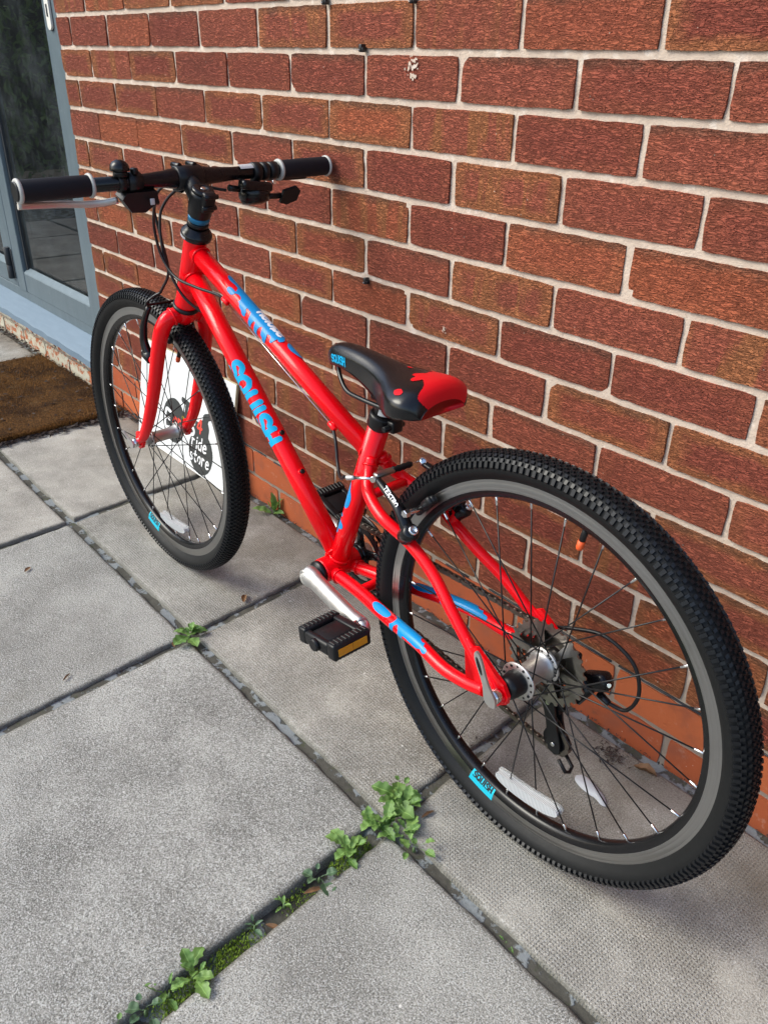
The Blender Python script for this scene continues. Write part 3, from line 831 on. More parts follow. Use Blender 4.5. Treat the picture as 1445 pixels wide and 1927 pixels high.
# cable stops on the top tube, bottle bosses on the down tube
STOP1 = V3(.700, .6665, .0135); STOP2 = V3(.414, .5330, .0135)
for c in (STOP1, STOP2):
    mb = MB(); mb.cyl(c - dTT * .008, c + dTT * .008, .0048, 12); mb.rbox(c + Vector((0, -.004, .003)), (.008, .008, .006), .001, rot=Vector((1, 0, 0)).rotation_difference(dTT).to_matrix())
    mb.build('cable_stop', 'red_paint', frame)
nDT = Vector((-dDT.z, 0, dDT.x)); nDT = nDT if nDT.z > 0 else -nDT
for px in (.585, .530):
    base = DT0 + dDT * ((.8395 - px) / -dDT.x)
    mb = MB(); mb.cyl(base + nDT * .015, base + nDT * .0190, .0062, 14); mb.build('bottle_boss', 'red_paint', frame)
    mb = MB(); mb.cyl(base + nDT * .018, base + nDT * .0228, .0042, 14); mb.lathe([(0, .0001), (.0012, .0022), (.0012, .0030)], base + nDT * .0231, -nDT, 10); mb.build('bolt', 'black_gloss', frame)

# ---- graphics on the frame
def place(fn, u0, u1, v0, v1, mp, name, mat, d=.0007): return raster(fn, u0, u1, v0, v1, d, mp, name, mat, frame)
LEFT = Vector((0, 1, 0))
# down tube: fat blue letters on the left face, tops towards the top tube
mpD = tube_map(DT0, DT1, .0173, LEFT + nDT * .15)
segs, wid = text_segs('SQUISH', .032, .12, .06, 1.0)
uS = .200; scl = .162 / wid
segs = segs * np.array([scl, 1.0, scl, 1.0])
# v grows towards d x ref : find the sign so that letters stand up
sgn = 1 if (dDT.cross(LEFT)).dot(nDT) > 0 else -1
S2 = segs.copy(); S2[:, [0, 2]] += uS; S2[:, [1, 3]] = sgn * (S2[:, [1, 3]] - .015)
place(lambda U, V: seg_dist(U, V, S2) < .0050, uS - .012, uS + .176, -.040, .034, mpD, 'blue_lettering', 'cyan_decal')
# top tube: blue splash with white letters that read from the other side
mpT = tube_map(TT0, TT1, .0158, Vector((0, 0, 1)))
sT = 1 if (dTT.cross(Vector((0, 0, 1)))).dot(LEFT) > 0 else -1      # +v*sT = left
def splash_tt(U, V):
    W = V * sT; U = (U - .105) / .76 + .072
    f = blobs(U, W, [(.140, -.004, .022, .014), (.165, -.006, .026, .013), (.195, -.006, .028, .016), (.222, -.004, .026, .018), (.250, -.004, .028, .016), (.275, -.002, .018, .012),
                     (.085, -.008, .018, .009), (.108, -.010, .02, .008), (.326, -.008, .018, .010), (.340, -.010, .018, .008),
                     (.150, .009, .006, .005), (.165, .014, .010, .006), (.178, .020, .008, .005), (.205, .016, .007, .010), (.206, .026, .005, .006), (.228, .018, .006, .012), (.231, .031, .005, .007),
                     (.252, .014, .006, .010), (.262, .024, .006, .008), (.282, .010, .005, .009), (.112, .012, .012, .005), (.296, .002, .005, .005)])
    hole = blobs(U, W, [(.138, .011, .011, .005), (.190, .017, .006, .007), (.240, .020, .005, .008)])
    return (f > 0) & (hole < 0)
place(splash_tt, .085, .33, -.026, .040, mpT, 'blue_splash', 'blue_decal')
mpT2 = tube_map(TT0, TT1, .0158, Vector((0, 0, 1)), .0007)
sg2, w2 = text_segs('SQUISH', .0140, .10, .1, .95)
S3 = sg2.copy(); k = .066 / w2
# S nearest the saddle, letter feet towards the right side of the bike, so it stands on its head from here
S3[:, [0, 2]] = .268 - sg2[:, [0, 2]] * k
S3[:, [1, 3]] = sT * (-.012 + sg2[:, [1, 3]] * 1.0 * .0 + (.0135 - sg2[:, [1, 3]]) * 0 + sg2[:, [1, 3]])
S3[:, [1, 3]] = sT * (.001 - sg2[:, [1, 3]])
place(lambda U, V: seg_dist(U, V, S3) < .0023, .17, .275, -.02, .02, mpT2, 'white_lettering', 'white_decal', .0006)
# seat tube drops
mpS = tube_map(BB, ST1, .0163, LEFT * .9 + Vector((.45, 0, 0)))
def drops(U, V):
    return (blobs(U, V, [(.158, 0, .020, .0095), (.176, -.004, .014, .005), (.120, -.002, .0035, .0035), (.100, .001, .008, .008), (.106, -.009, .010, .004), (.085, -.004, .008, .0045), (.046, -.016, .018, .004)]) > 0)
place(drops, .02, .21, -.03, .03, mpS, 'blue_drops', 'blue_decal')
# chain stays: blue flash along the middle
for sg in (1, -1):
    pts = P3([(s, h, t_ * sg) for s, h, t_ in CS], 7)
    arc = [0.0]
    for a, b in zip(pts[:-1], pts[1:]): arc.append(arc[-1] + (b - a).length)
    PA = np.array([tuple(p) for p in pts])
    def mpC(u, v, PA=PA, arc=arc, sg=sg):
        c = Vector([np.interp(u, arc, PA[:, q]) for q in range(3)]); c2 = Vector([np.interp(u + .004, arc, PA[:, q]) for q in range(3)])
        d = (c2 - c).normalized(); up = Vector((0, 0, 1)); up = (up - d * up.dot(d)).normalized(); sd = Vector((0, 1, 0)); sd = (sd - d * sd.dot(d)).normalized()
        a = v / .0102
        r_ = np.interp(u / arc[-1], [0, .4, 1], [.0112, .0108, .0086]) + .0005
        return c + (up * math.cos(a) + sd * math.sin(a)) * r_
    def flash(U, V):
        W = V
        f = blobs(U, W, [(.150, .004, .020, .007), (.168, .004, .010, .005), (.200, -.004, .016, .012), (.222, -.002, .018, .015), (.240, .0, .016, .014), (.252, .006, .010, .009), (.192, .014, .005, .010), (.215, .018, .005, .009), (.268, .009, .0055, .0045)])
        hole = blobs(U, W, [(.186, .004, .007, .007), (.256, -.006, .007, .007), (.203, .012, .004, .006)])
        return (f > 0) & (hole < 0)
    place(flash, .12, .29, -.022, .026, mpC, 'blue_splash', 'blue_decal')

# ---- fork
fk = MB()
FC = V3(.869, .609)
fk.lathe([(-.004, .0205), (.004, .0215), (.018, .0205), (.030, .012)], HT1 + AX * .008, AX, 24)
FL = [(.869, .606, .004), (.8705, .6055, .022), (.874, .597, .038), (.884, .570, .0475), (.903, .520, .0505), (.935, .445, .0515), (.972, .372, .053), (1.002, .330, .054), (1.0225, .312, .055)]
fork = fk.build('fork', 'red_paint', bike)
for sg in (1, -1):
    pts = P3([(s, h, t_ * sg) for s, h, t_ in FL], 8); m_ = len(pts)
    mb = MB(); mb.tube(pts, [np.interp(i / (m_ - 1), [0, .35, .7, 1], [.0150, .0148, .0125, .0095]) for i in range(m_)], 20)
    bead(mb, pts[10], pts[11] - pts[10], .0150, .0020)
    mb.cyl(V3(.914, .508, .050 * sg), V3(.934, .517, .050 * sg), .008, 12)
    mb.build('fork_blade', 'red_paint', fork)
    out = [(1.008, .332), (1.030, .330), (1.036, .312), (1.032, .298), (1.022, .294), (1.012, .298), (1.004, .312)]
    mb = MB(); mb.prism(out, (0, .0545 * sg, 0), (1, 0, 0), (0, 0, 1), .007); mb.build('dropout', 'red_paint', fork)
# lower headset ring
mb = MB(); mb.lathe([(0, .0215), (.002, .0245), (.006, .0245), (.009, .0220)], HT1 - AX * .001, AX, 28); mb.build('headset_cup', 'black_satin', bike)
# upper headset, spacers
mb = MB(); mb.lathe([(-.002, .0215), (.001, .0262), (.007, .0270), (.011, .0255), (.013, .0225), (.021, .0180)], HT0 + AX * .002, -AX, 32); hs = mb.build('headset_cup', 'black_gloss', bike)
mpH = tube_map(HT0 - AX * .0, HT0 - AX * .01, .0266, LEFT)
sH, wH = text_segs('SYSTEM INSIDE'.replace('D', 'D'), .0034, .25, 0, .8, False)
S4 = sH.copy(); S4[:, [0, 2]], S4[:, [1, 3]] = sH[:, [1, 3]], sH[:, [0, 2]]
S4[:, [0, 2]] = .0008 + sH[:, [1, 3]]; S4[:, [1, 3]] = (sH[:, [0, 2]] - wH * .5) * 1.0 - .012
raster(lambda U, V: seg_dist(U, V, S4) < .00045, 0, .006, -.045, .045, .0005, mpH, 'white_print', 'white_decal', hs)
SP0 = HT0 - AX * .021
mb = MB(); mb.cyl(SP0, SP0 - AX * .0085, .0182, 28); mb.build('spacer', 'black_satin', bike)
mb = MB(); mb.cyl(SP0 - AX * .0088, SP0 - AX * .0190, .0185, 28); mb.build('blue_spacer', 'blue_spacer', bike)
# ---- stem
BAR = V3(.8133, .8478)
ST0 = SP0 - AX * .0193
mb = MB(); mb.lathe([(0, .0180), (.002, .0198), (.036, .0205), (.041, .0192), (.043, .017)], ST0, -AX, 28)
mid = ST0 - AX * .026
mb.tube([mid, mid.lerp(BAR, .5), BAR], [.0175, .0160, .0168], 20)
mb.lathe([(-.024, .0175), (-.022, .0195), (.022, .0195), (.024, .0175)], BAR, (0, 1, 0), 28)
bk_ = (mid - BAR).normalized()
mb.rbox(mid - Vector((.022, 0, .0)) , (.012, .022, .034), .003, rot=Vector((0, 0, 1)).rotation_difference(-AX).to_matrix())
stem = mb.build('stem', 'black_satin', bike)
mb = MB(); mb.lathe([(0, .0185), (.003, .0188), (.0055, .0165), (.006, .006), (.004, .0055), (.004, .0001)], ST0 - AX * .0435, -AX, 28); cap = mb.build('stem_cap', 'black_gloss', stem)
MB().cyl(ST0 - AX * .0475, ST0 - AX * .0495, .0042, 12).build('bolt', 'chrome', stem)
for tt in (-.014, .014):
    for q, dz in ((0, .019), (1, -.019)):
        c = BAR + Vector((.010, tt, dz)); mb = MB(); mb.cyl(c + Vector((.012, 0, 0)), c - Vector((.013, 0, 0)), .0046, 12); mb.build('bolt', 'black_gloss', stem)
for dz in (-.010, .010):
    c = mid - Vector((.028, 0, 0)) + Vector((AX.x * dz, 0, AX.z * dz)); mb = MB(); mb.cyl(c + Vector((0, -.013, 0)), c + Vector((0, .013, 0)), .0042, 12); mb.build('bolt', 'black_gloss', stem)
# ---- handlebar and grips
mb = MB(); mb.lathe([(-.288, .0111), (-.085, .0111), (-.045, .0135), (-.03, .0158), (.03, .0158), (.045, .0135), (.085, .0111), (.280, .0111)], BAR, (0, 1, 0), 24)
bar = mb.build('handlebar', 'black_gloss', bike)
for (t0, t1) in ((.167, .284), (-.181, -.2945)):
    d = 1 if t1 > t0 else -1; L = abs(t1 - t0)
    mb = MB(); mb.lathe([(.004, .0152), (.008, .0160), (L * .5, .0164), (L - .008, .0164), (L - .004, .0160)], BAR + Vector((0, t0, 0)), (0, d, 0), 28)
    g = mb.build('grip', 'grip', bar)
    for a0 in (0.0, L - .0065):
        mb = MB(); mb.lathe([(0, .0145), (.001, .0178), (.0032, .0186), (.0055, .0178), (.0065, .0150)], BAR + Vector((0, t0 + d * a0, 0)), (0, d, 0), 28); mb.build('grip_ring', 'grip_ring', g)
    mb = MB(); mb.lathe([(L - .003, .0140), (L + .0018, .0140), (L + .0024, .0125)], BAR + Vector((0, t0, 0)), (0, d, 0), 24); mb.build('end_cap', 'black_plastic', g)
mb = MB(); mb.add([BAR + Vector((math.sin(a) * .0137 * -1, tt, math.cos(a) * .0137)) for tt in (-.125, -.098) for a in (.0, .25, .5, .75, .95)], [(i, i + 1, i + 6, i + 5) for i in range(4)]); mb.build('sticker', 'grey_print', bar)
# ---- bell
bl = MB(); bc = BAR + Vector((-.004, .120, .0))
bl.lathe([(.0, .0), (.0, .012), (.010, .0105)], bc + Vector((0, 0, .010)), (0, 0, 1), 20)
bell = bl.build('bell', 'black_plastic', bike)
mb = MB(); mb.lathe([(.0, .0150), (.003, .0155), (.009, .0142), (.0135, .0104), (.0162, .0048), (.0167, .0001)], bc + Vector((0, 0, .0185)), (0, 0, 1), 28); mb.build('dome', 'black_gloss', bell)
mb = MB(); mb.rbox(bc + Vector((-.004, -.022, .017)), (.014, .010, .010), .003); mb.lathe([(-.006, .0130), (-.005, .0145), (.005, .0145), (.006, .0130)], Vector((BAR.x, bc.y, BAR.z)), (0, 1, 0), 20); mb.build('striker', 'black_plastic', bell)
# ---- left brake lever with its black housing box, lever blade under the grip
bx = MB(); c = BAR + Vector((.0, .098, 0))
bx.lathe([(-.012, .0125), (-.011, .0155), (.011, .0155), (.012, .0125)], c, (0, 1, 0), 20)
bx.prism([(-.030, -.012), (.022, -.012), (.030, -.022), (.014, -.044), (-.010, -.046), (-.034, -.030)], c + Vector((-.002, -.004, .0)), (0, 1, 0), (-.25, 0, 1), .026)
lev = bx.build('brake_lever', 'black_plastic', bike)
mb = MB(); mb.tube(P3([(BAR.x + .006, BAR.z - .026, .125), (BAR.x + .016, BAR.z - .030, .16), (BAR.x + .020, BAR.z - .026, .22), (BAR.x + .006, BAR.z - .021, .283)], 8), .0040, 10, ell=(.6, 1.4)); mb.build('blade', 'aluminium', lev)
mb = MB(); mb.rbox(c + Vector((-.0155, -.022, -.030)), (.002, .008, .010), .001); mb.build('emblem', 'grey_print', lev)
mb = MB(); mb.cyl(c + Vector((.006, -.03, -.034)), c + Vector((.010, -.045, -.036)), .0042, 10); mb.build('adjuster', 'black_gloss', lev)
# ---- right: brake lever clamp and trigger shifter
mb = MB()
for (a, b_, r_) in ((-.126, -.142, .0160), (-.145, -.158, .0152), (-.160, -.178, .0150)):
    mb.lathe([(0, r_ - .003), (.0015, r_), (abs(b_ - a) - .0015, r_), (abs(b_ - a), r_ - .003)], BAR + Vector((0, a, 0)), (0, -1, 0), 22)
mb.tube(P3([(BAR.x + .014, BAR.z - .010, -.150), (BAR.x + .040, BAR.z - .018, -.18), (BAR.x + .050, BAR.z - .022, -.23), (BAR.x + .044, BAR.z - .022, -.275)], 8), .0045, 10)
lev2 = mb.build('brake_lever', 'black_plastic', bike)
sh = MB(); c = BAR + Vector((-.006, -.128, -.030))
sh.lathe([(-.020, .013), (-.017, .024), (-.005, .0285), (.007, .0270), (.015, .019), (.017, .008)], c + Vector((.004, 0, -.004)), Vector((.25, 0, 1)), 24)
sh.rbox(c + Vector((-.014, .008, .010)), (.022, .062, .016), .005, rot=Matrix.Rotation(.15, 3, 'X'))
sh.cyl(c + Vector((.002, .030, .004)), c + Vector((.004, .052, .008)), .0055, 14)
shifter = sh.build('shifter', 'black_gloss', bike)
mb = MB(); mb.cyl(c + Vector((-.020, -.026, .014)), c + Vector((-.024, -.026, .015)), .0042, 12); mb.build('bolt', 'chrome', shifter)
mb = MB(); mb.rbox(c + Vector((-.0215, .008, .0115)), (.001, .022, .006), .0002, seg=1); mb.build('gear_window', 'grey_print', shifter)
mb = MB(); mb.prism([(-.010, -.014), (.004, -.018), (.026, -.012), (.031, .006), (.022, .014), (-.006, .008)], c + Vector((-.012, -.056, -.010)), (0, -1, 0), (-.35, 0, 1), .006)
mb.tube([c + Vector((0, -.012, -.012)), c + Vector((-.006, -.05, -.012))], .005, 10); mb.build('thumb_lever', 'black_plastic', shifter)
# ---- cables
def cable(name, pts, r_=.0026, mat='black_plastic', par=bike): 
    return MB().tube(P3(pts, 10), r_, 10).build(name, mat, par)
cable('brake_cable', [(.822, .813, .056), (.850, .800, .048), (.875, .762, .040), (.872, .715, .034), (.838, .684, .030), (.780, .676, .024), (.722, .6735, .0165), (.706, .668, .0135)])
cable('brake_cable', [(.822, .815, -.03), (.872, .832, .002), (.905, .800, .020), (.898, .740, .018), (.895, .680, .012), (.912, .640, .024)])
cable('gear_cable', [(.812, .822, -.072), (.860, .828, -.02), (.893, .790, .012), (.882, .735, .026), (.856, .690, .030), (.825, .645, .020), (.78, .61, -.010)])
mb = MB(); mb.tube([STOP1 - dTT * 0, STOP2], .0009, 6); mb.build('inner_cable', 'chrome', bike)
NOOD = V3(.3235, .4945, .060); ARML = V3(.283, .5035, .038); ARMR = V3(.2765, .5045, -.046)
cable('brake_cable', [tuple((STOP2.x, STOP2.z, STOP2.y)), (.3955, .515, .022), (.376, .487, .034), (.352, .480, .048), (NOOD.x + .004, NOOD.z, NOOD.y)], .0026)
# ---- rear brake
rb = empty('rear_brake', parent=bike)
mb = MB(); mb.cyl(NOOD, NOOD.lerp(ARML, .28), .0038, 12); mb.build('ferrule', 'aluminium', rb)
mb = MB(); mb.tube([NOOD.lerp(ARML, .25), ARML + Vector((-.002, .004, 0))], .0024, 10); mb.build('noodle', 'chrome', rb)
def arm(sg, top, par):
    a0 = V3(.2000, .4545, .050 * sg); a1 = Vector(top)
    c1 = a0.lerp(a1, .3) + Vector((-.004, .002 * sg, .012)); c2 = a0.lerp(a1, .7) + Vector((-.002, .002 * sg, .008))
    mb = MB(); mb.tube(P3([(p.x, p.z, p.y) for p in (a0, c1, c2, a1)], 6), [np.interp(i / 18, [0, .25, .6, 1], [.0105, .0095, .0072, .0055]) for i in range(19)], 14, ell=(1.0, .8))
    ob = mb.build('brake_arm', 'black_gloss', par)
    out = V3(.2000, .4545, .050 * sg)
    dv = Vector((-.35, .25 * sg, .9)).normalized()
    mb = MB(); mb.lathe([(-.016, .010), (-.014, .0125), (.008, .0130), (.012, .0105), (.013, .004)], out + Vector((-.003, .002 * sg, 0)), Vector((-.7, .15 * sg, .7)), 20); mb.build('pivot', 'black_gloss', ob)
    q = out + Vector((-.003, .002 * sg, 0)) + Vector((-.7, .15 * sg, .7)).normalized() * .0125
    d_ = Vector((-.7, .15 * sg, .7)).normalized()
    mb = MB(); mb.lathe([(0, .0070), (.005, .0070), (.006, .006), (.006, .0034), (.003, .0034), (.003, .0001)], q, d_, 16); mb.build('bolt', 'chrome', ob)
    return ob
armL = arm(1, ARML, rb); armR = arm(-1, ARMR, rb)
for sg, top, par in ((1, ARML, armL), (-1, ARMR, armR)):
    # brake block against the rim
    ang = math.atan2(.485 - RO, .197); tang = Vector((-math.sin(ang), 0, math.cos(ang))); radl = Vector((math.cos(ang), 0, math.sin(ang)))
    cpad = V3(0, RO) + radl * .2665 + Vector((0, .0195 * sg, 0))
    rot = Matrix((tang, Vector((0, 1, 0)), radl)).transposed()
    mb = MB(); mb.rbox(cpad, (.050, .011, .012), .004, rot=rot); mb.rbox(cpad + tang * .012 + Vector((0, .004 * sg, 0)), (.022, .012, .0135), .004, rot=rot); mb.build('brake_block', 'black_plastic', par)
    mb = MB(); mb.cyl(cpad + Vector((0, .004 * sg, 0)) - tang * .006, cpad + Vector((0, .034 * sg, .002)) - tang * .006, .0038, 12); mb.lathe([(0, .0062), (.007, .0062), (.008, .005), (.008, .003)], cpad + Vector((0, .030 * sg, .002)) - tang * .006, (0, sg, 0), 6, smooth=False); mb.build('pad_bolt', 'chrome', par)
mb = MB(); mb.lathe([(0, .0058), (.006, .0062), (.009, .005), (.009, .0025)], ARMR + Vector((0, -.002, 0)), Vector((-.6, .5, .5)), 14); mb.build('cable_clamp', 'chrome', rb)
lk = ARML.lerp(ARMR, .0)
dlr = (ARMR - ARML).normalized()
mb = MB(); mb.rbox(ARML.lerp(ARMR, .17) + Vector((0, 0, .003)), (.012, .034, .007), .003, rot=Vector((0, -1, 0)).rotation_difference(dlr).to_matrix()); mb.build('noodle_link', 'steel_cog', rb)
mb = MB(); mb.lathe([(.0, .0044)] + [(.003 + .0045 * i, .0052 if i % 2 == 0 else .0041) for i in range(7)] + [(.036, .0035)], ARML.lerp(ARMR, .34) + Vector((0, 0, .003)), dlr, 16); mb.build('rubber_boot', 'rubber', rb)
mb = MB(); mb.tube([ARML.lerp(ARMR, .6) + Vector((0, 0, .003)), ARMR + Vector((0, 0, .004))], .0009, 6); mb.build('inner_cable', 'chrome', rb)
mb = MB(); mb.cyl(ARML + Vector((-.002, .006, 0)), ARML + Vector((-.004, .010, .001)), .0048, 12); mb.build('bolt', 'chrome', rb)
# maker's lettering along the arm
aA = V3(.2000, .4545, .052).lerp(ARML, .22) + Vector((-.006, .0, .012)); aB = V3(.2000, .4545, .050).lerp(ARML, .82) + Vector((-.004, 0, .009))
sgT, wT = text_segs('TEKTRO', .0058, .16, 0, .95, False)
dA = (aA - aB).normalized(); oA = (LEFT * .72 + Vector((-.45, 0, .53))); oA = (oA - dA * oA.dot(dA)).normalized(); uA = oA.cross(dA).normalized()
uA = uA if uA.dot(Vector((-.5, 0, .8))) > 0 else -uA
mid_ = aB.lerp(aA, .5)
def mpA(u, v): return mid_ + dA * (u - wT / 2) + uA * (v - .0039) + oA * (.0088 - (v - .0039)**2 * 40)
raster(lambda U, V: seg_dist(U, V, sgT) < .00072, -.001, wT + .002, -.001, .0095, .0005, mpA, 'white_lettering', 'white_decal', armL)
# ---- front brake
fb = empty('front_brake', parent=bike)
for sg in (1, -1):
    a0 = V3(.9385, .517, .0500 * sg); a1 = V3(.934, .612, .040 * sg)
    mb = MB(); mb.tube(P3([(a0.x, a0.z, a0.y), (.948, .545, .052 * sg), (.946, .58, .048 * sg), (a1.x, a1.z, a1.y)], 5), [np.interp(i / 15, [0, .3, 1], [.0095, .008, .005]) for i in range(16)], 12); ob = mb.build('brake_arm', 'black_gloss', fb)
    mb = MB(); mb.lathe([(-.012, .009), (-.01, .0115), (.010, .0115), (.014, .009), (.015, .003)], a0, (1, 0, .35), 18); mb.build('pivot', 'black_gloss', ob)
    mb = MB(); mb.lathe([(0, .0062), (.006, .0062), (.007, .004)], a0 + Vector((.014, 0, .005)), (1, 0, .35), 14); mb.build('bolt', 'chrome', ob)
    ang = math.atan2(.556 - RO, .925 - WB); tang = Vector((-math.sin(ang), 0, math.cos(ang))); radl = Vector((math.cos(ang), 0, math.sin(ang)))
    cpad = V3(WB, RO) + radl * .2665 + Vector((0, .0195 * sg, 0)); rot = Matrix((tang, Vector((0, 1, 0)), radl)).transposed()
    mb = MB(); mb.rbox(cpad, (.052, .012, .013), .004, rot=rot); mb.build('brake_block', 'black_plastic', ob)
mb = MB(); mb.tube(P3([(.912, .640, .024), (.925, .630, .036), (.934, .616, .040), (.934, .614, -.036)], 8), .0024, 8); mb.build('noodle', 'black_gloss', fb)
# ---- seat clamp, post, saddle
mb = MB(); mb.lathe([(-.012, .0175), (-.010, .0192), (.008, .0192), (.0095, .0185), (.0115, .0150)], ST1, dST, 26)
mb.rbox(ST1 + Vector((-.024, -.004, -.004)), (.016, .020, .018), .003); mb.cyl(ST1 + Vector((-.025, -.020, -.004)), ST1 + Vector((-.025, .018, -.004)), .0045, 12)
sc = mb.build('seat_clamp', 'black_satin', bike)
SPT = ST1 + dST * .040
mb = MB(); mb.tube([ST1, SPT], .0138, 24); mb.rbox(SPT + Vector((0, 0, .004)), (.040, .036, .018), .005); mb.cyl(SPT + Vector((0, -.024, .010)), SPT + Vector((0, .024, .010)), .008, 16); post = mb.build('seat_post', 'black_satin', bike)
mb = MB(); mb.add([ST1 + dST * (.014 + .018 * j) + (LEFT * math.cos(a) + Vector((-1, 0, -.3)).normalized() * math.sin(a)) * .0142 for j in (0, 1) for a in (.2, .5, .8, 1.1, 1.4)], [(i, i + 1, i + 6, i + 5) for i in range(4)]); mb.build('sticker', 'grey_print', post)
sd = MB()
SSs = np.array([.4280, .4262, .420, .408, .390, .360, .330, .303, .280, .260, .242, .226, .213, .205, .199, .1955, .1935])
HW = np.array([.0060, .0110, .0160, .0190, .0205, .0220, .0245, .0300, .0400, .0530, .0630, .0660, .0640, .0590, .0530, .0480, .0420])
TOP = np.array([.6480, .6540, .6590, .6640, .6670, .6675, .6655, .6625, .6600, .6590, .6590, .6595, .6585, .6555, .6505, .6440, .6370])
SKT = np.array([.008, .016, .021, .024, .026, .030, .040, .044, .044, .041, .036, .032, .028, .024, .019, .010, .002])
fine = np.linspace(0, 1, 60); s01 = np.linspace(0, 1, len(SSs))
def smoo(a): return np.interp(fine, s01, a)
SSs, HW, TOP, SKT = [np.convolve(np.pad(smoo(a), 1, 'edge'), np.ones(3) / 3, 'valid') for a in (SSs, HW, TOP, SKT)]
def sad_pt(i, a):
    """a in -1..1 across; 0 = crest, |a|>.72 goes down the skirt"""
    sg = 1 if a >= 0 else -1; x = abs(a)
    w, sk = HW[i], SKT[i]
    th = x * 1.0
    if x < .70:
        y = w * .93 * math.sin(x / .70 * PI / 2 * .86) / math.sin(PI / 2 * .86)
        z = -(y / w)**2 * (.006 + .10 * w) - .010 * (y / (w + 1e-6))**6
    else:
        k = (x - .70) / .30
        y0 = w * .93; z0 = -(.93**2) * (.006 + .10 * w) - .010 * .93**6
        y = y0 + w * .07 * math.sin(min(1, k * 1.6) * PI / 2) - .004 * k; z = z0 - (sk * .75) * k**1.05
    return Vector((SSs[i], sg * y, TOP[i] + z))
ns, na = 60, 37
vs = [sad_pt(i, -1 + 2 * j / (na - 1)) for i in range(ns) for j in range(na)]
fs = [(i * na + j, i * na + j + 1, (i + 1) * na + j + 1, (i + 1) * na + j) for i in range(ns - 1) for j in range(na - 1)]
sd.add(vs, fs)
sd.f.append(tuple(range(na))); sd.mi.append(0); sd.smooth.append(True); sd.f.append(tuple((ns - 1) * na + j for j in reversed(range(na)))); sd.mi.append(1); sd.smooth.append(True)
for i in range(ns - 1):      # base plate
    sd.f.append((i * na, (i + 1) * na, (i + 1) * na + na - 1, i * na + na - 1)); sd.mi.append(0); sd.smooth.append(True)
saddle = sd.build('saddle', ['saddle_vinyl', 'red_decal'], bike)
sidx = lambda s: np.interp(s, SSs[::-1], np.arange(ns)[::-1])
def sad_map(off):
    def f(u, v):
        fi = float(sidx(u)); i0 = int(min(max(fi, 0), ns - 2)); k = fi - i0
        p = sad_pt(i0, v).lerp(sad_pt(i0 + 1, v), k)
        q = sad_pt(i0, min(1, v + .01)).lerp(sad_pt(i0 + 1, min(1, v + .01)), k); r_ = sad_pt(i0 + 1, v) - sad_pt(i0, v)
        nn = (q - p).cross(r_); nn = nn.normalized() if nn.length > 1e-9 else Vector((0, 0, 1))
        if nn.z < 0 and abs(v) < .7: nn = -nn
        if abs(v) >= .7 and nn.y * v < 0: nn = -nn
        return p + nn * off
    return f
def red_splash(U, V):      # U = s, V = across
    W = V * .062; U = (U - .1935) * 1.0 + .160
    W = W + .007
    f = blobs(U, W, [(.168, -.002, .012, .022), (.178, -.006, .015, .020), (.188, -.006, .015, .015), (.200, -.008, .012, .009), (.165, .020, .008, .014), (.170, -.026, .012, .010),
                     (.205, .004, .008, .0035), (.212, .008, .005, .003), (.214, -.016, .010, .004), (.232, -.019, .010, .003), (.247, -.020, .010, .0045), (.262, -.021, .010, .0055), (.201, .012, .006, .006), (.190, -.030, .006, .003)])
    f2 = blobs(U, W, [(.1960, .036, .0070, .0042), (.240, -.003, .004, .002), (.222, -.031, .003, .0015)])
    return (f > 0) | (f2 > 0)
def red2(U, Vm): return red_splash(U, Vm / .062)
raster(red2, .1937, .310, -.052, .050, .0009, lambda u, v: sad_map(.0006)(u, v / .062), 'red_splash', 'red_decal', saddle)
sgS, wS = text_segs('SQUISH', .0110, .06, 0, .9)
kS = .034 / wS
def sad_txt(U, V):
    X = (.4080 - U) / kS; Y = V
    return seg_dist(X, Y, sgS) < .0014
raster(sad_txt, .363, .411, -.002, .0155, .0005, lambda u, v: sad_map(.0006)(u, .83 - (v - .004) * 20 * .8), 'blue_lettering', 'cyan_decal', saddle)
for sg in (1, -1):
    pts = P3([(.408, .640, .004 * sg), (.400, .622, .010 * sg), (.372, .606, .020 * sg), (.34, .603, .022 * sg), (.27, .604, .022 * sg), (.240, .610, .028 * sg), (.212, .632, .034 * sg)], 8)
    MB().tube(pts, .0035, 10).build('rail', 'black_gloss', saddle)
mb = MB(); mb.rbox(V3(.214, .632, 0), (.016, .080, .012), .005); mb.build('rear_bracket', 'black_plastic', saddle)
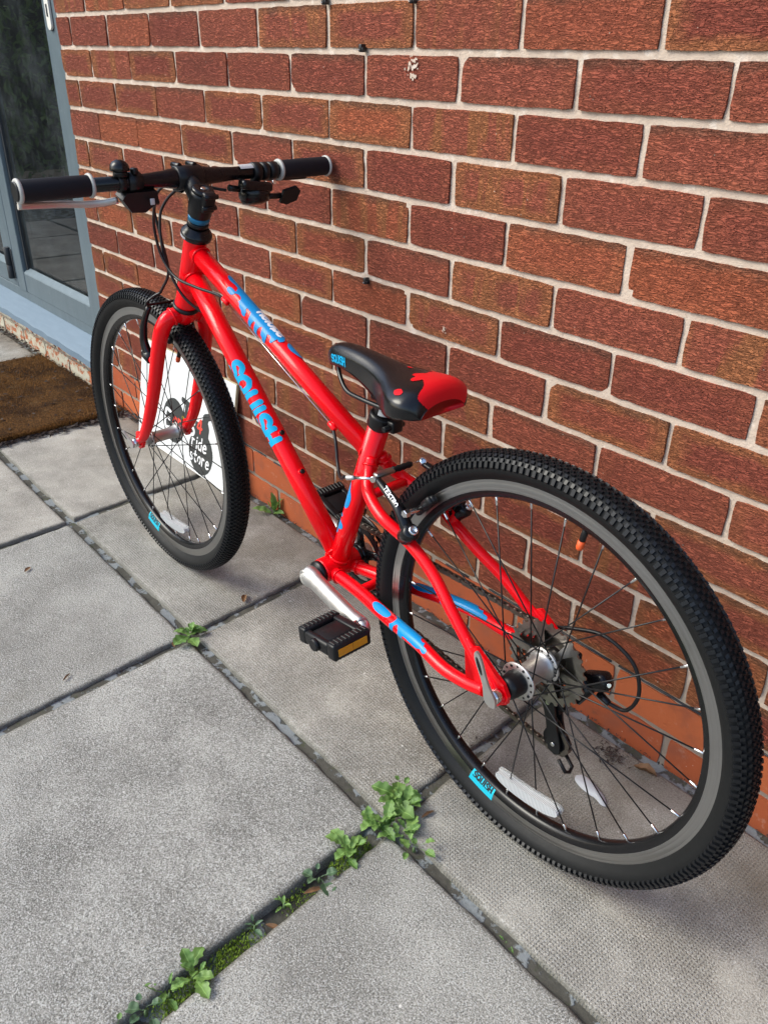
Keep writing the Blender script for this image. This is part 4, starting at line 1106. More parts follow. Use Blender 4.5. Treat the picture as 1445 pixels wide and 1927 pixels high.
# ================================================================== WHEELS
def lathe_y(mb, prof, seg=120, mi=0, close=False):
    """prof (t, r): revolve about the wheel axle (Y) at the origin"""
    return mb.lathe([(a, r) for a, r in prof], (0, 0, 0), (0, 1, 0), seg, mi, close, True, False)
def tyre_profile():
    # (t, r) from the left bead over the crown to the right bead
    half = [(.0105, .2715), (.0135, .2742), (.0180, .2785), (.0212, .2835), (.0224, .2883), (.0219, .2925), (.0200, .2972), (.0168, .3015), (.0120, .3046), (.0060, .3062), (0, .3066)]
    return half + [(-a, r) for a, r in half[-2::-1]]
TP = tyre_profile()
def make_wheel(name, par, centre, phase, hubspec, sticker_a, refl_a, valve_a):
    w = empty(name, centre, parent=par)
    tyre = lathe_y(MB(), TP, 160).build('tyre', 'rubber', w)
    # tread knobs
    tr = MB(); n = 196
    CR = [p for p in TP if p[1] > .2880]; tarr = np.array([p[0] for p in CR]); rarr = np.array([p[1] for p in CR])
    def knob(ang, tc, w_t, w_c, hgt, taper=.78, skew=0.0):
        # centre on the profile
        tt = [tc - w_t / 2, tc + w_t / 2]
        base = []; top = []
        for q, (dt, da) in enumerate(((-1, -1), (1, -1), (1, 1), (-1, 1))):
            for lst, kk, hh in ((base, 1.0, -.0006), (top, taper, hgt)):
                tq = tc + dt * w_t / 2 * kk; rq = np.interp(-tq, -tarr, rarr)
                e = .0015
                r1 = np.interp(-(tq + e), -tarr, rarr); r0 = np.interp(-(tq - e), -tarr, rarr)
                nt, nr = -(r1 - r0), 2 * e
                Ln = math.hypot(nt, nr); nt /= Ln; nr /= Ln
                a = ang + (da * w_c / 2 * kk + skew * dt) / .306
                rr_ = rq + nr * hh; t2 = tq + nt * hh
                lst.append((rr_ * math.cos(a), t2, rr_ * math.sin(a)))
        b = len(tr.v); tr.v.extend(base + top)
        for f in ((4, 5, 6, 7), (0, 1, 5, 4), (1, 2, 6, 5), (2, 3, 7, 6), (3, 0, 4, 7)):
            tr.f.append(tuple(b + i for i in f)); tr.mi.append(0); tr.smooth.append(False)
    for i in range(n):
        a = 2 * PI * i / n; st = 2 * PI / n
        for sg in (1, -1):
            knob(a, .0206 * sg, .0034, .0054, .0034, .85); knob(a + st * .5, .0180 * sg, .0036, .0050, .0028)
            knob(a, .0132 * sg, .0042, .0052, .0026, skew=.0006 * sg)
            knob(a + st * .5, .0076 * sg, .0040, .0054, .0026)
        knob(a, .0024, .0036, .0046, .0026); knob(a + st * .5, -.0022, .0036, .0046, .0026)
    trd = tr.build('tread', 'tread', w); tag(trd, kind='stuff')
    # rim: brake track each side, black inner section
    track = []
    rim = MB()
    lathe_y(rim, [(.0112, .2735), (.0112, .2585), (.0106, .2568), (.0088, .2510), (.0062, .2475), (0, .2462), (-.0062, .2475), (-.0088, .2510), (-.0106, .2568), (-.0112, .2585), (-.0112, .2735), (-.006, .2700), (.006, .2700)], 160, 0, True)
    rimo = rim.build('rim', 'black_gloss', w)
    for sg in (1, -1):
        mb = MB(); lathe_y(mb, [(.01135 * sg, .2744), (.01165 * sg, .2738), (.01168 * sg, .2700), (.01145 * sg, .2694), (.01168 * sg, .2688), (.01168 * sg, .2628), (.01150 * sg, .2622), (.01168 * sg, .2616), (.01165 * sg, .2590), (.01130 * sg, .2578)], 160); mb.build('brake_track', 'brake_track', w)
    # spokes: 28, alternate sides, crossed
    fl_l, fl_r, fr_l, fr_r = hubspec
    for i in range(28):
        a = math.radians(phase) + 2 * PI * i / 28
        side = 1 if i % 2 == 0 else -1; lead = 1 if (i // 2) % 2 == 0 else -1
        ft = fl_l if side == 1 else fl_r; frr = fr_l if side == 1 else fr_r
        ha = a + lead * math.radians(66)
        p0 = Vector((frr * math.cos(ha), ft + (.0014 * lead), frr * math.sin(ha)))
        p1 = Vector((.2475 * math.cos(a), .0015 * side, .2475 * math.sin(a)))
        mb = MB(); mb.tube([p0, p1.lerp(p0, .045)], .00105, 6); mb.cyl(p0 - Vector((0, .0018 * lead, 0)), p0 + Vector((0, .0018 * lead, 0)), .0021, 8)
        so = mb.build('spoke', 'spoke_black', w)
        mb = MB(); mb.cyl(p1.lerp(p0, -.006), p1.lerp(p0, .052), .0020, 8); mb.build('nipple', 'chrome', w)
    # rim sticker (both halves: track and inner wall) with lettering, placed on the camera side
    def rim_map(off):
        def f(u, v):     # u along the rim (m at r=.262), v: 0 at the tyre edge, inwards
            a = sticker_a + u / .262
            if v < .0160: r_, y_ = .2738 - v, .0117
            else:
                k = (v - .0160) / .0090; r_ = .2575 - .0090 * k; y_ = .0112 - .0036 * k
            return ((r_) * math.cos(a), y_ + off, r_ * math.sin(a))
        return f
    raster(lambda U, V: (abs(U) < .0235) & (V > .0), -.024, .024, .0006, .0245, .0012, rim_map(.0004), 'rim_sticker', 'cyan_sticker', w)
    sg_, w_ = text_segs('SQUISH', .0095, .12, 0, .85)
    k_ = .040 / w_; S_ = sg_.copy(); S_[:, [0, 2]] = (S_[:, [0, 2]] - w_ / 2) * k_; S_[:, [1, 3]] = .0130 + S_[:, [1, 3]]
    # stands on its head seen from the camera: S at the rear end
    S_[:, [0, 2]] *= -1
    raster(lambda U, V: seg_dist(U, V, S_) < .0012, -.0235, .0235, .0125, .0242, .0005, rim_map(.0007), 'rim_lettering', 'black_decal', w)
    # wheel reflector clipped between the spokes
    ra = refl_a; tg = Vector((-math.sin(ra), 0, math.cos(ra))); rd = Vector((math.cos(ra), 0, math.sin(ra)))
    out = []
    for k in range(40):
        th = 2 * PI * k / 40; cx_, cy_ = math.cos(th), math.sin(th)
        x_ = .057 * math.copysign(abs(cx_)**.55, cx_); y_ = .0095 * math.copysign(abs(cy_)**.7, cy_) - (x_ / .057)**2 * .006
        out.append((x_, y_))
    mb = MB(); mb.prism(out, Vector((0, .006, 0)) + rd * .216, tg, rd, .010); rf = mb.build('reflector', 'reflector', w)
    mb = MB(); o3 = [(a_ * 1.04, b_ * 1.22) for a_, b_ in out]; mb.prism(o3, Vector((0, -.0005, 0)) + rd * .216, tg, rd, .003); mb.build('reflector_rim', 'reflector_clear', w)
    # valve
    va = math.radians(valve_a); vd = Vector((math.cos(va), 0, math.sin(va)))
    mb = MB(); mb.cyl(vd * .2465, vd * .226, .0040, 12); mb.build('valve', 'black_plastic', w)
    mb = MB(); mb.lathe([(0, .0045), (.010, .0047), (.013, .0040), (.014, .001)], vd * .229, -vd, 14); mb.build('valve_cap', 'orange_cap', w)
    return w
rw = make_wheel('rear_wheel', bike, (0, 0, RO), 94.3, (.0315, -.0185, .0235, .0235), math.radians(-76.8), math.radians(-95.5), 101.0)
fw_ = make_wheel('front_wheel', bike, (WB, 0, RO), 11.2, (.0320, -.0320, .0165, .0165), math.radians(-71.3), math.radians(-92.5), 118.0)
def flange(mb, t_, r_, thick=.0032):
    mb.lathe([(-thick / 2, .012), (-thick / 2, r_ - .0006), (-thick * .3, r_), (thick * .3, r_), (thick / 2, r_ - .0006), (thick / 2, .012)], (0, t_, 0), (0, 1, 0), 40)
# rear hub
mb = MB(); flange(mb, .0315, .0275, .004); flange(mb, -.0185, .0275, .004)
mb.lathe([(-.0185, .0245), (-.014, .0205), (-.008, .0178), (0, .0170), (.018, .0170), (.025, .0190), (.031, .0235)], (0, 0, 0), (0, 1, 0), 36)
hub = mb.build('hub', 'aluminium', rw)
mb = MB()
for k in range(14):
    for t_ in (.0315, -.0185):
        a = 2 * PI * k / 14 + math.radians(94.3 + 66)
        p_ = Vector((.0235 * math.cos(a), t_ + .0022, .0235 * math.sin(a))); mb.lathe([(0, .0001), (0, .0018)], p_, (0, 1, 0), 8)
mb.build('spoke_holes', 'black_decal', hub)
mb = MB(); mb.lathe([(.033, .0175), (.036, .0182), (.052, .0165), (.058, .0150), (.060, .008)], (0, 0, 0), (0, 1, 0), 28); mb.build('hub_cap', 'black_satin', rw)
mb = MB(); mb.cyl((0, -.074, 0), (0, .074, 0), .0048, 16); mb.build('axle', 'chrome', rw)
# quick release, lever folded up beside the stay
def quick_release(par, t0, ang, length):
    q = MB(); d = Vector((math.cos(ang), 0, math.sin(ang)))
    q.lathe([(0, .0085), (.003, .0098), (.0125, .0098), (.014, .0085), (.014, .005), (.012, .005), (.012, .0001)], (0, t0, 0), (0, 1, 0), 26)
    ob = q.build('quick_release', 'chrome', par)
    m2 = MB(); L = length
    outl = spline([(-.010, -.004), (-.011, .005), (0, .0100), (L * .35, .0058), (L * .85, .0066), (L, .004), (L * 1.01, -.001), (L * .85, -.0050), (L * .35, -.0042), (0, -.0095), (-.010, -.004)], 4)[:-1]
    m2.prism([(a, b) for a, b in outl], (0, t0 + .0165, 0), d, Vector((-d.z, 0, d.x)), .0035)
    lv = m2.build('lever', 'aluminium', ob)
    m3 = MB(); sl = [(L * .72 + .013 * math.cos(a), .0026 * math.sin(a)) for a in np.linspace(0, 2 * PI, 16, endpoint=False)]
    m3.prism(sl, (0, t0 + .0168, 0), d, Vector((-d.z, 0, d.x)), .0036); m3.build('slot', 'black_satin', ob)
    return ob
quick_release(rw, .071, math.atan2(.056, .028), .066)
quick_release(fw_, .0585, math.atan2(.012, .030) + PI * .0, .040)
# front hub
mb = MB(); flange(mb, .0320, .0200, .003); flange(mb, -.0320, .0200, .003)
mb.lathe([(-.032, .0180), (-.027, .0150), (-.020, .0122), (.020, .0122), (.027, .0150), (.032, .0180)], (0, 0, 0), (0, 1, 0), 32)
mb.lathe([(.033, .012), (.048, .0095), (.050, .006)], (0, 0, 0), (0, 1, 0), 24); mb.lathe([(.033, .012), (.048, .0095), (.050, .006)], (0, 0, 0), (0, -1, 0), 24)
mb.build('hub', 'aluminium', fw_)
mb = MB(); mb.cyl((0, -.066, 0), (0, .062, 0), .0046, 14); mb.build('axle', 'chrome', fw_)

# ---- cassette
def cog_outline(r_, teeth, depth=.0045):
    o = []
    for k in range(teeth):
        a = 2 * PI * k / teeth; st = 2 * PI / teeth
        for da, rr_ in ((-.32, r_ - depth), (-.13, r_), (.13, r_), (.32, r_ - depth)): o.append((rr_ * math.cos(a + da * st), rr_ * math.sin(a + da * st)))
    return o
def cog(mb, r_, teeth, t_, hole=.020, windows=0, thick=.0018):
    o = cog_outline(r_, teeth); n = len(o)
    # ring with optional windows: outer band, spokes
    rin = r_ * .80 if windows else hole
    for sgn_ in (1, -1):
        vs = [(x, t_ + sgn_ * thick / 2, z) for x, z in o] + [(rin * math.cos(math.atan2(z, x)), t_ + sgn_ * thick / 2, rin * math.sin(math.atan2(z, x))) for x, z in o]
        fs = [(i, (i + 1) % n, n + (i + 1) % n, n + i) for i in range(n)]
        if windows:
            m_ = 96; b = len(vs)
            for j in range(m_):
                a = 2 * PI * j / m_
                for rr_ in (rin * 1.001, hole): vs.append((rr_ * math.cos(a), t_ + sgn_ * thick / 2, rr_ * math.sin(a)))
            for j in range(m_):
                ph_ = (j / m_ * windows) % 1.0
                if ph_ < .26: fs.append((b + 2 * j, b + 2 * ((j + 1) % m_), b + 2 * ((j + 1) % m_) + 1, b + 2 * j + 1))
        mb.add(vs, fs, 0, False)
    vs = [(x, t_ + s_ * thick / 2, z) for s_ in (1, -1) for x, z in o]
    mb.add(vs, [(i, n + i, n + (i + 1) % n, (i + 1) % n) for i in range(n)], 0, False)
cas = empty('cassette', (0, 0, RO), parent=bike)
sizes = [(32, .0655), (28, .0573), (24, .0492), (21, .0430), (18, .0370), (16, .0330), (13, .0270), (11, .0230)]
for k, (te, r_) in enumerate(sizes):
    mb = MB(); cog(mb, r_, te, -.0265 - .0046 * k, .0225, 6 if k < 3 else 0); mb.build('sprocket', 'steel_cog', cas)
mb = MB(); mb.cyl((0, -.022, 0), (0, -.066, 0), .0180, 28); mb.build('freehub', 'steel_cog', cas)
# ---- cranks, chainring, pedals
def crank(sg, ang):
    d = Vector((math.cos(ang), 0, math.sin(ang))); base = BB + Vector((0, .058 * sg, 0)); tip = BB + Vector((0, .078 * sg, 0)) + d * .158
    mid1 = base + d * .035 + Vector((0, .004 * sg, 0)); mid2 = base + d * .11 + Vector((0, .015 * sg, 0))
    pts = P3([(p.x, p.z, p.y) for p in (base - d * .006, base + d * .012, mid1, mid2, tip)], 7); m_ = len(pts)
    mb = MB(); mb.tube(pts, [np.interp(i / (m_ - 1), [0, .12, .35, .85, 1], [.0180, .0195, .0165, .0148, .0165]) for i in range(m_)], 18, ell=(.82, 1.0), up=(0, 1, 0))
    mb.lathe([(-.010, .0135), (-.009, .0160), (.010, .0155), (.012, .013)], base, (0, sg, 0), 26); mb.lathe([(-.007, .011), (-.006, .0132), (.006, .0132), (.007, .011)], tip, (0, sg, 0), 22)
    ob = mb.build('crank_arm', 'aluminium', bike)
    mb = MB(); mb.lathe([(.0105, .0100), (.0135, .0098), (.0145, .008), (.0145, .0001)], base, (0, sg, 0), 22); mb.build('crank_cap', 'grip_ring', ob)
    return ob, tip
crL, tipL = crank(1, math.radians(180 + 1.5)); crR, tipR = crank(-1, math.radians(1.5))
mb = MB(); mb.lathe([(.0365, .0165), (.037, .0205), (.043, .0205), (.0445, .0175), (.049, .0140)], BB, (0, 1, 0), 28); mb.build('bottom_bracket_cup', 'black_satin', bike); mb = MB(); mb.lathe([(.0365, .0165), (.037, .0205), (.043, .0205), (.046, .0140)], BB, (0, -1, 0), 28); mb.build('bottom_bracket_cup', 'black_satin', bike)
def pedal(sg, tip, tilt):
    e = empty('pedal', tuple(tip), parent=bike); e.rotation_euler = (0, tilt, 0)
    mb = MB(); y0 = .012 * sg
    L, Wd, H = .088, .069, .026        # along X, along Y, height
    yc = y0 + sg * (Wd / 2 + .004)
    for xx in (-1, 1): mb.rbox((xx * (L / 2 - .009), yc, 0), (.018, Wd, H), .003)
    mb.rbox((0, y0 + sg * .012, 0), (L - .004, .014, H * .9), .003); mb.rbox((0, y0 + sg * (Wd - .002), 0), (L - .030, .012, H * .8), .004)
    mb.rbox((0, yc, -.001), (.048, Wd * .9, H * .82), .007)
    for xx in (-1, 1):           # grip teeth on the cage edges
        for k in range(9):
            yy = y0 + sg * (.010 + k * .0072)
            mb.rbox((xx * (L / 2 - .009), yy, H / 2 + .0002), (.013, .0032, .003), .0008, seg=1); mb.rbox((xx * (L / 2 - .009), yy, -H / 2 - .0004), (.013, .0032, .003), .0008, seg=1)
    mb.cyl((0, y0 + sg * (Wd + .002), 0), (0, y0 + sg * (Wd + .010), 0), .0105, 8)
    mb.build('pedal_body', 'black_plastic', e)
    for xx in (-1, 1):
        mb = MB()
        for q in (-.0135, .0135): mb.rbox((xx * (L / 2 + .0003), yc + q, -.001), (.002, .026, .012), .0004, seg=1)
        mb.build('reflector', 'amber', e)
    MB().cyl((0, -.004 * sg, 0), (0, y0 + sg * .01, 0), .006, 12).build('spindle', 'chrome', e)
    return e
pedal(1, tipL + Vector((.004, 0, .008)), math.radians(8)); pedal(-1, tipR, math.radians(-20))
cr = empty('chainring', tuple(BB + Vector((0, -.0485, 0))), parent=bike)
mb = MB(); cog(mb, .0655, 32, 0, .050, 0, .003); mb.build('toothed_ring', 'black_satin', cr)
mb = MB()
for k in range(5):
    a = 2 * PI * k / 5 + .3; d = Vector((math.cos(a), 0, math.sin(a)))
    mb.tube([d * .012 + Vector((0, -.004, 0)), d * .035 + Vector((0, -.003, 0)), d * .055], [.011, .008, .009], 10, ell=(.45, 1))
mb.lathe([(-.006, .020), (.004, .022), (.006, .018)], (0, 0, 0), (0, -1, 0), 24); mb.build('spider', 'black_gloss', cr)
mb = MB(); mb.lathe([(.006, .060), (.006, .0745), (.008, .0755), (.010, .0745), (.010, .060)], (0, 0, 0), (0, -1, 0), 72, close=True); mb.build('chain_guard', 'black_gloss', cr)
# ---- derailleur
TC = -.0445
UP_ = V3(-.006, .238, TC); LP_ = V3(-.024, .172, TC)
dr = empty('rear_derailleur', parent=bike)
mb = MB(); mb.rbox(V3(-.012, .293, -.074), (.022, .010, .040), .004); mb.tube([V3(-.016, .280, -.076), V3(-.040, .262, -.074), V3(-.030, .245, -.064)], [.012, .014, .011], 14)
mb.rbox(V3(-.048, .278, -.082), (.045, .026, .028), .009, rot=Matrix.Rotation(.5, 3, 'Y')); mb.cyl(V3(-.055, .262, -.080), V3(-.074, .256, -.078), .0055, 14)
mb.build('derailleur_body', 'black_gloss', dr)
mb = MB(); mb.cyl(V3(-.030, .272, -.066), V3(-.030, .272, -.060), .005, 12); mb.cyl(V3(-.066, .284, -.08), V3(-.070, .286, -.078), .0035, 10); mb.build('bolt', 'chrome', dr)
for off in (.0075, -.0075):
    o = [(.002, .250), (-.012, .250), (-.017, .235), (-.024, .205), (-.034, .178), (-.036, .160), (-.028, .154), (-.016, .158), (-.011, .180), (-.006, .205), (.004, .232)]
    mb = MB(); mb.prism(o, (0, TC + off, 0), (1, 0, 0), (0, 0, 1), .003); mb.build('cage_plate', 'black_plastic', dr)
mb = MB(); mb.tube([V3(-.036, .150, TC + .008), V3(-.050, .136, TC + .008), V3(-.052, .132, TC), V3(-.050, .136, TC - .008), V3(-.036, .150, TC - .008)], .0028, 8); mb.build('cage_loop', 'black_plastic', dr)
for c_ in (UP_, LP_):
    e = MB(); o = cog_outline(.0235, 11, .0055); e.prism(o, c_, (1, 0, 0), (0, 0, 1), .0045); pl = e.build('jockey_wheel', 'black_satin', dr)
    MB().cyl(c_ + Vector((0, .0095, 0)), c_ + Vector((0, .0115, 0)), .0035, 12).build('bolt', 'chrome', dr)
cable('gear_cable', [(.040, .322, -.078), (.0, .340, -.082), (-.045, .350, -.088), (-.090, .330, -.092), (-.108, .290, -.090), (-.098, .258, -.084), (-.072, .256, -.079)], .0028)
mb = MB(); mb.tube([V3(.395, .262, -.035), V3(.3, .270, -.052), V3(.08, .290, -.079), V3(.045, .320, -.079)], .0010, 6); mb.build('inner_cable', 'chrome', bike)
# ---- chain: links along the run
def arc(c, r_, a0, a1, n): return [c + Vector((math.cos(a), 0, math.sin(a))) * r_ for a in np.linspace(a0, a1, n)]
CRC = BB + Vector((0, -.0485, 0)); COG = V3(0, RO, -.0357); 
top_a = math.radians(97)
path = arc(CRC, .0625, math.radians(-80), math.radians(95), 24)          # round the front of the chainring
path += arc(COG, .0470, math.radians(95), math.radians(238), 16)
path += arc(UP_, .0200, math.radians(60), math.radians(-60), 8)
path += arc(LP_, .0200, math.radians(120), math.radians(275), 12)
path = [Vector(p) for p in path]; path.append(path[0])
cum = [0.0]
for a, b in zip(path[:-1], path[1:]): cum.append(cum[-1] + (b - a).length)
PAx = np.array([tuple(p) for p in path]); tot = cum[-1]; npitch = int(round(tot / .0123)); npitch += npitch % 2
def along(u): 
    u = u % tot; return Vector([np.interp(u, cum, PAx[:, q]) for q in range(3)])
def link_mesh(outer):
    mb = MB(); hw = .0034 if outer else .0022
    for sg in (1, -1):
        o = []
        for k in range(20):
            th = 2 * PI * k / 20; x_ = math.cos(th) * .0042; y_ = math.sin(th) * .0042
            o.append((x_ + (.0061 if math.cos(th) > 0 else -.0061), y_ * (1.0 if abs(math.cos(th)) > .45 else .80)))
        mb.prism(o, (0, hw * sg, 0), (1, 0, 0), (0, 0, 1), .0010)
    for xx in (-.0061, .0061):
        mb.lathe([(-.0040, .0018), (.0040, .0018)] if outer else [(-.0019, .0036), (.0019, .0036)], (xx, 0, 0), (0, 1, 0), 10)
    return mb
chain = empty('chain', parent=bike)
protos = {}
for k in range(npitch):
    a = along(k * tot / npitch); b = along((k + 1) * tot / npitch); d = b - a
    kind_ = k % 2
    if kind_ not in protos:
        ob = link_mesh(kind_ == 0).build('chain_link', 'chain_steel', chain); protos[kind_] = ob
    else:
        ob = protos[kind_].copy(); COL.objects.link(ob); ob.parent = chain
    ob.location = (a + b) / 2
    ob.rotation_euler = (0, -math.atan2(d.z, d.x), math.atan2(d.y, d.x) * (1 if d.x > 0 else 0) )
# ================================================================== SIGN BOARD
simple('board_white', (0.70, 0.715, 0.72), .45, var=.06, nscale=6)
simple('board_edge', (0.42, 0.36, 0.22), .8, var=.3, nscale=60)
simple('sign_black', (0.028, 0.032, 0.033), .5, var=.1)
simple('sign_red', (0.72, 0.055, 0.035), .5, var=.05)
simple('sign_yellow', (0.78, 0.62, 0.03), .5, var=.05)
SL = math.atan2(.054, .298)
board = empty('sign_board', (-1.066, -.060, .001)); board.rotation_euler = (-SL, 0, 0)
tag(board, 'white board with a black logo propped on the wall behind the front wheel', 'sign')
BWid, BH = .52, .303
mb = MB(); mb.rbox((-BWid / 2, .005, BH / 2), (BWid, .008, BH), .0012, seg=1); pan = mb.build('panel', 'board_edge', board)
mb = MB(); mb.add([(-BWid + .002, .0005, .002), (-.002, .0005, .002), (-.002, .0005, BH - .002), (-BWid + .002, .0005, BH - .002)], [(0, 1, 2, 3)]); mb.build('face', 'board_white', board)
def mpB(off): return lambda u, v: (u, .0003 - off, v)
def cap(U, V, x0, y0, x1, y1, r_): return seg_dist(U, V, np.array([[x0, y0, x1, y1]])) < r_
def ell(U, V, x, y, rx, ry): return ((U - x) / rx)**2 + ((V - y) / ry)**2 < 1
def logo(U, V):
    f = ell(U, V, -.306, .112, .064, .064)
    f |= ell(U, V, -.150, .068, .064, .062)
    f |= (U > -.33) & (U < -.115) & (abs(V - .128 + (U + .22) * .06) < .024)
    f |= cap(U, V, -.16, .11, -.138, .14, .024)
    f |= cap(U, V, -.242, .14, -.238, .176, .008) | cap(U, V, -.262, .186, -.222, .180, .008)
    f |= cap(U, V, -.150, .12, -.134, .170, .014) | cap(U, V, -.140, .170, -.112, .182, .010)
    return f
raster(logo, -.39, -.002, .004, .25, .0014, mpB(.0003), 'logo', 'sign_black', board)
def btext(txt, x, y, hgt, thick, mat, name, slant=.0, wsc=.9, track=.22, rot=0.0):
    sg, w_ = text_segs(txt, hgt, track, slant, wsc); c_, s_ = math.cos(rot), math.sin(rot)
    S_ = sg.copy()
    for a_, b_ in ((0, 1), (2, 3)):
        X, Y = sg[:, a_].copy(), sg[:, b_].copy(); S_[:, a_] = x + X * c_ - Y * s_; S_[:, b_] = y + X * s_ + Y * c_
    raster(lambda U, V: seg_dist(U, V, S_) < thick, S_[:, [0, 2]].min() - .006, S_[:, [0, 2]].max() + .006, S_[:, [1, 3]].min() - .006, S_[:, [1, 3]].max() + .006, .0009, mpB(.0007), name, mat, board)
btext('ride', -.202, .074, .033, .0025, 'white_decal', 'lettering', .05, .76, .05)
btext('store', -.206, .034, .032, .0024, 'white_decal', 'lettering', .05, .70, .02)
btext('E', -.356, .084, .048, .0050, 'white_decal', 'lettering', 0, .8)
btext('ar', -.312, .094, .044, .0034, 'sign_red', 'lettering', .05, .66, .0)
btext('l', -.262, .098, .040, .0040, 'sign_yellow', 'lettering', .05, .8, 0)
btext('y', -.252, .104, .038, .0034, 'sign_yellow', 'lettering', .05, .7, 0)
btext('S', -.216, .104, .042, .0046, 'white_decal', 'lettering', 0, .7)
btext('4', -.176, .122, .036, .0034, 'sign_red', 'lettering', .05, .8)

# ================================================================== DOORMAT
t = NT('coir'); P = t.pos()
n1 = t.ss(t.noise(P, 190.0, 4, .75), .3, .7); n2 = t.noise(P, 9.0, 5, .6)
base = t.mix(n1, (0.024, 0.011, 0.004), (0.18, 0.085, 0.026)); base = t.mix(t.math('MULTIPLY', t.ss(n2, .42, .62), .75), base, (0.022, 0.010, 0.005)); base = t.mix(t.math('MULTIPLY', t.ss(t.noise(P, 16.0, 5, .7), .58, .7), .5), base, (0.17, 0.10, 0.045))
t.bsdf(base, .95, 0, t.bump(n1, .8, .004), spec=.15); MAT['coir'] = t.m
simple('coir_fibre', (0.20, 0.090, 0.024), .9, var=.7, nscale=9, spec=.15)
simple('mat_backing', (0.03, 0.028, 0.026), .8)
MX0, MX1, MY0, MY1 = -2.47, -1.765, -.455, -.018
mat_o = empty('doormat', ((MX0 + MX1) / 2, (MY0 + MY1) / 2, .002)); tag(mat_o, 'worn brown coir doormat on the slabs below the glass door', 'doormat')
mb = MB(); nx, ny = 70, 46; vs = []
sx_, sy_ = (MX1 - MX0), (MY1 - MY0)
for j in range(ny + 1):
    for i in range(nx + 1):
        u, v = i / nx, j / ny; ed = min(i, nx - i, j, ny - j)
        z = .021 + random.uniform(-.0018, .0018) + .002 * math.sin(u * 7 + v * 4) - (.008 if ed == 0 else 0)
        vs.append(((u - .5) * sx_ + (random.uniform(-.003, .003) if ed == 0 else 0), (v - .5) * sy_ + (random.uniform(-.003, .003) if ed == 0 else 0), z))
fs = [(j * (nx + 1) + i, j * (nx + 1) + i + 1, (j + 1) * (nx + 1) + i + 1, (j + 1) * (nx + 1) + i) for j in range(ny) for i in range(nx)]
mb.add(vs, fs, 0, True); mb.rbox((0, 0, .007), (sx_ - .004, sy_ - .004, .013), .002)
mb.build('mat_body', 'coir', mat_o)
mb = MB(); vs = []; fs = []
for k in range(15000):
    x, y = random.uniform(-.5, .5) * sx_, random.uniform(-.5, .5) * sy_
    if random.random() < .12: x = sx_ / 2 - random.uniform(-.002, .004)
    z0 = .0195; h_ = random.uniform(.003, .010); a = random.uniform(0, 2 * PI); ln = random.uniform(.001, .006); w_ = .0007
    if x > sx_ / 2 - .005: z0 = random.uniform(.004, .019)
    dx, dy = math.cos(a), math.sin(a); b = len(vs)
    vs += [(x - dy * w_, y + dx * w_, z0), (x + dy * w_, y - dx * w_, z0), (x + dx * ln, y + dy * ln, z0 + h_)]
    fs.append((b, b + 1, b + 2))
mb.add(vs, fs, 0, False); ob = mb.build('fibres', 'coir_fibre', mat_o); tag(ob, kind='stuff')

# ================================================================== WEEDS
def leaf_mat(name, c0, c1):
    t = NT(name); P = t.pos(); O = t.n('ShaderNodeObjectInfo')
    v = t.attr('lu')
    base = t.mix(t.math('ADD', t.math('MULTIPLY', O.outputs['Random'], .7), t.math('MULTIPLY', t.noise(P, 120.0, 3), .3)), c0, c1)
    vein = t.math('SUBTRACT', 1.0, t.ss(t.math('ABSOLUTE', t.attr('lv')), .03, .10))
    base = t.mix(t.math('MULTIPLY', vein, .5), base, tuple(min(1, x * 1.7 + .03) for x in c1))
    b = t.bsdf(base, .48, 0, t.bump(t.noise(P, 260.0, 3), .35, .0012), spec=.4)
    tl = t.n('ShaderNodeBsdfTranslucent'); t.l(base, tl.inputs[0])
    mx = t.n('ShaderNodeMixShader'); mx.inputs[0].default_value = .28; t.l(b.outputs[0], mx.inputs[1]); t.l(tl.outputs[0], mx.inputs[2]); t.l(mx.outputs[0], t.out.inputs[0])
    MAT[name] = t.m
leaf_mat('weed_leaf', (0.105, 0.215, 0.050), (0.225, 0.370, 0.100))
leaf_mat('grey_leaf', (0.075, 0.140, 0.075), (0.130, 0.215, 0.110))
leaf_mat('moss_green', (0.060, 0.110, 0.008), (0.15, 0.23, 0.015))
leaf_mat('hedge_leaf', (0.050, 0.130, 0.035), (0.220, 0.300, 0.060))
simple('stem_green', (0.10, 0.16, 0.06), .6)
def leaf_mesh(kind):
    """unit leaf along +X, lobed edge; returns verts, faces, lu, lv"""
    n = 13; vs = []; lu = []; lv = []
    for i in range(n + 1):
        u = i / n
        if kind == 'lobed':
            w = .30 * math.sin(PI * min(1, u**1.15))**.75 * (1 + .20 * math.sin(u * 24)) * (.62 + .45 * u) + .010
        elif kind == 'round':
            w = (.27 * max(0, math.sin(PI * ((u - .38) / .62)))**.6 if u > .38 else .012) + .008
        else: w = .19 * math.sin(PI * u)**.8 + .008
        z = .22 * u - .30 * u * u + .02 * math.sin(u * 17)
        for k in (-1, -.5, 0, .5, 1):
            vs.append((u, k * w, z + abs(k) * w * .45 + (.018 * math.sin(u * 23 + k * 3) if abs(k) == 1 else 0))); lu.append(u); lv.append(k)
    fs = [(i * 5 + k, (i + 1) * 5 + k, (i + 1) * 5 + k + 1, i * 5 + k + 1) for i in range(n) for k in range(4)]
    return vs, fs, lu, lv
LEAFM = {}
for kd, mt in (('lobed', 'weed_leaf'), ('round', 'weed_leaf'), ('oval', 'weed_leaf'), ('round_grey', 'grey_leaf'), ('oval_grey', 'grey_leaf')):
    vs, fs, lu, lv = leaf_mesh(kd.split('_')[0]); ob = MB().add(vs, fs, 0, True).build('leaf', mt); set_attr(ob, 'lu', lu); set_attr(ob, 'lv', lv)
    LEAFM[kd] = ob.data; bpy.data.objects.remove(ob, do_unlink=True)
